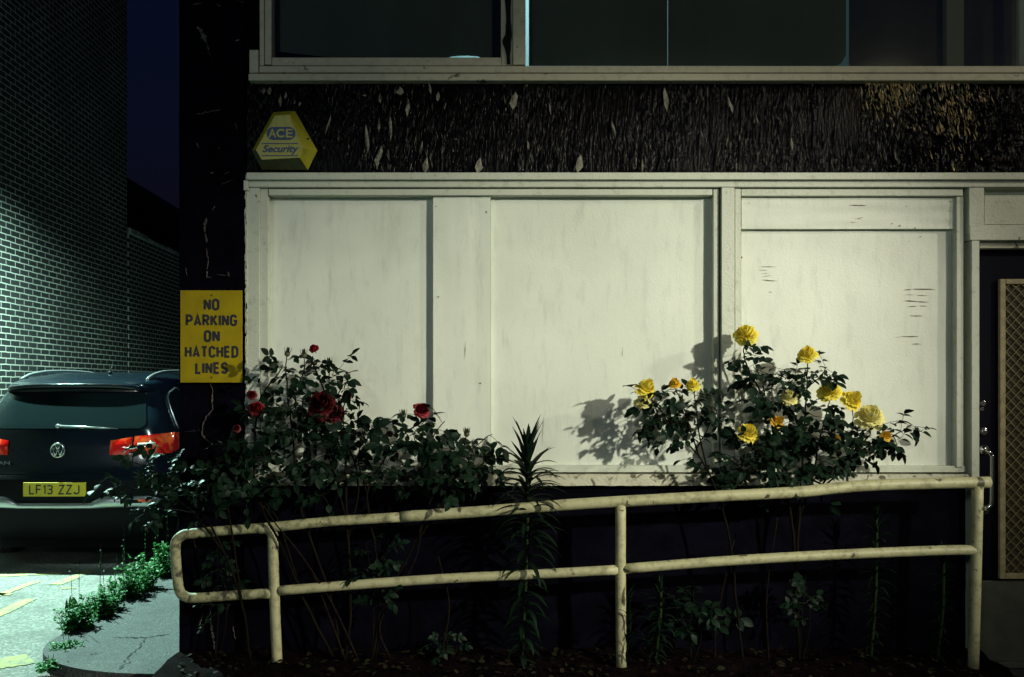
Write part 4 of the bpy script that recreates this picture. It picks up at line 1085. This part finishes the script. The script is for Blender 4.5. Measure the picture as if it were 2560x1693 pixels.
# ---- strap-leaved lily
def strap(mb,base,d,L,W,droop,mi=0):
    N=9;vs=[];p=base.copy();d=d.normalized();s=d.cross(Vector((0,0,1)));
    if s.length<.05: s=Vector((0,1,0))
    s.normalize()
    for i in range(N+1):
        t=i/N; w=W*math.sin(math.pi*min(1,.22+.78*t))**.8*.5
        if i==N: w=.0004
        u=s.cross(d).normalized()
        vs+=[p-s*w+u*w*.35,p,p+s*w+u*w*.35]
        p=p+d*(L/N); d=(d+Vector((0,0,-droop/N))).normalized()
    mb.add(vs,[(3*i+k,3*i+k+1,3*i+4+k,3*i+3+k) for i in range(N) for k in (0,1)],mi)
def lily(name,label,x,ytop,ybase,Y,n,Lmax,group=None,leafm='leaf2',sc=1.0,topb=False):
    t=thing(name,label,'plant',P(x,ybase,Y),group)
    st=MB();top=P(x,ytop+40,Y);bot=P(x-14,ybase,Y); c=catmull([bot,bot.lerp(top,.5)+Vector((.01,0,0)),top],8)
    st.tube(c,.008,8); st.build('stem',M['gstem'],t,smooth=True)
    lv=MB()
    for k in range(n):
        q=k/n
        if topb: q=1-(1-q)**1.0*(1 if q<.35 else 1); q=(.55+.45*((q-.35)/.65)) if q>.35 else q/.35*.55
        i=q*(len(c)-1); a=c[int(i)].lerp(c[min(len(c)-1,int(i)+1)],i%1)
        ang=k*2.39996+rnd.uniform(-.2,.2); up=.15+1.1*max(0,q-.55)**1.0*2+rnd.uniform(-.1,.15)
        if q>.93: up=2.5
        d=Vector((math.cos(ang),math.sin(ang)*.45-.1,up)); L=Lmax*(.65+.5*min(q*1.5,1)-.30*max(0,q-.8)*3)*rnd.uniform(.85,1.15)
        strap(lv,a,d,max(.04,L),.016*sc*rnd.uniform(.85,1.15),rnd.uniform(1.0,2.2) if q<.9 else .25)
    for k in range(7):
        a=k*.9; strap(lv,top,Vector((math.cos(a)*.3,math.sin(a)*.2,1)),rnd.uniform(.05,.085),.016,.05)
    lv.build('foliage',M[leafm],t,smooth=True)
lily('lily_plant','tall leafy lily with arching strap leaves standing behind the rail in mid-bed',1222,1000,1530,4.40,150,.170,topb=True,sc=1.7)
lily('lily_plant','dim narrow-leaved lily stem right of the middle handrail post',1530,1330,1530,4.42,60,.10,'shaded lily stems under the rail')
lily('lily_plant','shaded lily stem under the yellow roses near the right end of the rail',2030,1160,1530,4.46,70,.10,'shaded lily stems under the rail')
lily('lily_plant','small shaded lily stem beside the right handrail post',2185,1250,1530,4.42,45,.08,'shaded lily stems under the rail')
# strap leaves curling at the foot of the middle post
mb=MB()
pp=thing('lily_plant','short lily tuft growing against the foot of the middle handrail post','plant',P(1455,1530,4.34))
for k in range(22): strap(mb,P(1452+rnd.uniform(-3,10),1535-rnd.uniform(0,150),4.335),Vector((rnd.uniform(-.35,.9),rnd.uniform(-.3,.05),rnd.uniform(.3,1.2))),rnd.uniform(.06,.13),.014,rnd.uniform(.4,2))
mb.build('foliage',M['leaf2'],pp,smooth=True)
# ---- shaded low plants in the bed
def lowplant(label,x,y0,y1,spread,n,size,Y=4.46,m='leaf'):
    t=Bush('shaded_plant',label,'plant',P(x,1530,Y),'shaded leafy plants under the rail',Y)
    t.cane([(x,1530),(x+rnd.uniform(-12,12),(y0+1530)/2),(x+rnd.uniform(-20,20),y0)],.005,.002,.6,size=size)
    t.cane([(x+8,1530),(x+25,(y0+1560)/2),(x+spread*.6,y0+30)],.004,.002,.5,size=size)
    t.fill(x+spread*.2,(y0+y1)/2,spread,(y1-y0)/2,n,size=size,nl=2)
    t.done(m)
lowplant('leafy shaded plant with broad leaves right of the middle post, below the lower rail',1600,1370,1470,45,12,.055)
lowplant('shaded rose suckers with small leaves below the tall red rose bush',860,1260,1420,50,9,.045)
lowplant('low seedling clump on the soil between the left and middle posts',1030,1465,1520,45,9,.03)
lowplant('dim sprawling shoots inside the looped end of the handrail',500,1270,1500,35,7,.04)
lowplant('dark leafy shoots below the big yellow rose bush',1850,1330,1430,30,6,.04)
# bare canes as part of a dead shrub
M['cane']=mat('thorny_cane',(.013,.008,.006),.7,spec=.05,noise_amt=.5,nscale=40)
dd=thing('dead_shrub','bare thorny canes crossing in the dark bed left of the middle post','shrub',P(700,1530,4.40))
mb=MB()
for pts in ([(830,1530),(770,1400),(700,1290,4.36),(640,1215,4.36),(610,1170,4.37)],[(905,1530),(880,1440),(960,1300),(975,1200)],[(800,1530),(760,1420),(725,1330),(700,1290)],[(1020,1530),(1040,1400),(1015,1290)],[(1780,1540),(1775,1380),(1800,1200)],[(1655,1540),(1660,1430),(1700,1250)]):
    c=catmull([P(p[0],p[1],p[2] if len(p)>2 else 4.45) for p in pts],6)
    mb=MB(); mb.tube(c,[.0055-.003*i/len(c) for i in range(len(c))],6)
    for q in c[::1]:
        mb.tube([q,q+Vector((rnd.choice((-1,1))*.009,0,.002))],[.002,.0003],4)
    mb.build('cane',M['cane'],dd,smooth=True)

# ---- leaf litter on the soil
mb=MB()
for k in range(420):
    x=rnd.uniform(-1.4,2.3);y=rnd.uniform(4.12,4.60)
    leaflet(mb,Vector((x,y,.195+rnd.uniform(0,.02))),Vector((rnd.gauss(0,1),rnd.gauss(0,1),rnd.uniform(-.1,.4))),Vector((rnd.gauss(0,.4),rnd.gauss(0,.4),1)),rnd.uniform(.02,.045),rnd.uniform(.012,.026))
lt=mb.build('leaf_litter',mat('dead_leaf',(.014,.008,.005),.8,spec=.1,col2=(.012,.016,.006),nscale=8),smooth=True); lt['kind']='stuff'; lt['label']='fallen dead leaves scattered over the dark planting bed'; lt['category']='leaf litter'
# ---- weeds along the alley kerb
def weed(label,c,h,rad,n,m='weed',size=.03,group='weeds along the alley kerb',cat='weed',name='weed_clump'):
    h*=1.45 if n>30 else 1.1; n=int(n*1.5)
    t=thing(name,label,cat,c,group); lv=MB();st=MB(); c=Vector(c)
    for k in range(n):
        a=rnd.uniform(0,2*math.pi);q=rnd.random()**.6
        tip=c+Vector((math.cos(a)*rad*q,math.sin(a)*rad*q,h*rnd.uniform(.35,1)*(1-.4*q)))
        b=c+Vector((math.cos(a)*rad*q*.3,math.sin(a)*rad*q*.3,0))
        s_=catmull([b,b.lerp(tip,.5)+rv(.008),tip],3); st.tube(s_,.0013,4,caps=False)
        for p in s_[1:]:
            for j in range(3):
                d=Vector((rnd.gauss(0,1),rnd.gauss(0,1),rnd.uniform(-.1,.9)))
                leaflet(lv,p,d,Vector((rnd.gauss(0,.3),rnd.gauss(0,.3),1)),size*rnd.uniform(.6,1.3),size*.55*rnd.uniform(.7,1.2))
    for k in range(2 if n>20 else 0):
        a=c+rv(.03)*1; a.z=c.z; tip=a+Vector((rnd.uniform(-.03,.03),0,h*rnd.uniform(1.3,1.9))); st.tube([a,tip],.0015,4)
        for j in range(8): leaflet(lv,a.lerp(tip,.4+.6*j/8),rv(),Vector((0,0,1)),size*.5,size*.25)
    st.build('stem',M['gstem'],t); lv.build('foliage',M[m],t,smooth=True)
for lab,x,y,h,rad,n,sz in [('bright green weed clump at the far end of the kerb, by the looped rail',375,1345,.24,.13,46,.030),
     ('dense sprawling weed clump next along the kerb towards the car',335,1375,.22,.14,52,.028),
     ('mid-kerb weed clump with a tall thin seed stalk',298,1395,.22,.14,50,.028),
     ('low weed clump in the middle of the kerb line',272,1425,.17,.12,44,.026),
     ('bushy weed clump behind the dark dock leaves',240,1440,.18,.11,40,.028),
     ('weed clump at the near end of the kerb line, mostly in shade',200,1470,.17,.12,48,.028),
     ('straggling dark weeds trailing round the rounded pavement end',150,1515,.07,.10,30,.022),
     ('dark weeds spilling onto the asphalt at the bottom edge',120,1550,.05,.10,26,.02)]:
    g=G(x,y,.03); g.x=min(g.x,-2.40) if y<1500 else g.x
    weed(lab,g,h,rad,n,size=sz)
g=G(402,1500,.07); weed('small pale weed growing against the foot of the black pillar',(-1.53,g.y,.07),.17,.07,34,size=.02)
g=G(222,1458,.03); t=thing('dock_plant','dark dock plant with broad upright leaves among the kerb weeds','weed',(-2.44,g.y,.03))
mb=MB()
for k in range(9): 
    a=k*.8; leaflet(mb,Vector((-2.44,g.y,.04))+rv(.01),Vector((math.cos(a)*.55,math.sin(a)*.5,1)),Vector((math.cos(a),math.sin(a),.3)),rnd.uniform(.12,.20),.075,droop=.25)
mb.build('foliage',M['weeddark'],t,smooth=True)

# ================================================================== LIGHT
def lamp(name,kind,loc,power,color,radius=.05,target=None,size=None,blend=.5):
    l=bpy.data.lights.new(name,kind); l.energy=power; l.color=color
    if kind!='SUN': l.shadow_soft_size=radius
    o=bpy.data.objects.new(name,l); o.location=loc; col.objects.link(o)
    if target is not None: o.rotation_euler=(Vector(target)-Vector(loc)).to_track_quat('-Z','Y').to_euler()
    if kind=='SPOT': l.spot_size=R(size); l.spot_blend=blend
    return o
lamp('street_lamp_light','SPOT',(6.1,-1.6,4.05),3000,(1.0,.975,.79),.11,(.42,4.6,1.15),28.5,1.0)
lamp('second_street_lamp_light','SPOT',(10.0,-.6,5.6),1350,(1.0,.92,.72),.24,(.6,4.6,1.2),24,1.0)
lamp('upper_street_lamp_light','SPOT',(4.6,-1.2,4.8),110,(1.0,.80,.48),.05,(2.4,4.6,2.7),50,.8)
lamp('added_fill_light','POINT',(-5.2,-9,5),700,(.85,.95,.92),.8)  # added fill with no source of its own, lifts blacks and shadows
lamp('alley_flood_light','SPOT',(-4.95,8.8,4.45),4700,(.58,1.0,.86),.05,(-4.3,8.5,0),170,.75)
lamp('tail_light_fill','SPOT',(-1.75,6.3,3.3),150,(.70,1.0,.95),.05,(-2.85,8.1,1.05),34,.6)  # added spot, brightens the tail light and car corner
lamp('room_tube_light','POINT',(0.3,5.4,4.2),40,(.6,.95,1.0),.1)

w=bpy.data.worlds.new('World'); scene.world=w; w.use_nodes=True
nt=w.node_tree; bg=nt.nodes['Background']
sky=nt.nodes.new('ShaderNodeTexSky'); sky.sky_type='NISHITA'; sky.sun_disc=False; sky.sun_elevation=R(-1.5); sky.sun_rotation=R(160); sky.ozone_density=4
nt.links.new(sky.outputs[0],bg.inputs[0]); bg.inputs[1].default_value=.055

# ================================================================== CAMERA
cam=bpy.data.cameras.new('camera'); co=bpy.data.objects.new('camera',cam); col.objects.link(co); scene.camera=co
co.location=(0,0,H); co.rotation_euler=(R(90),0,0)
cam.sensor_width=36; cam.lens=36*F/2371; cam.shift_x=(1185.5-CX)/2371; cam.shift_y=(HY-784)/2371
cam.clip_end=500
for o in bpy.data.objects:
    if '_w' in o: del o['_w']
scene.view_settings.view_transform='Standard'; scene.view_settings.look='None'; scene.view_settings.gamma=1; scene.view_settings.exposure=0
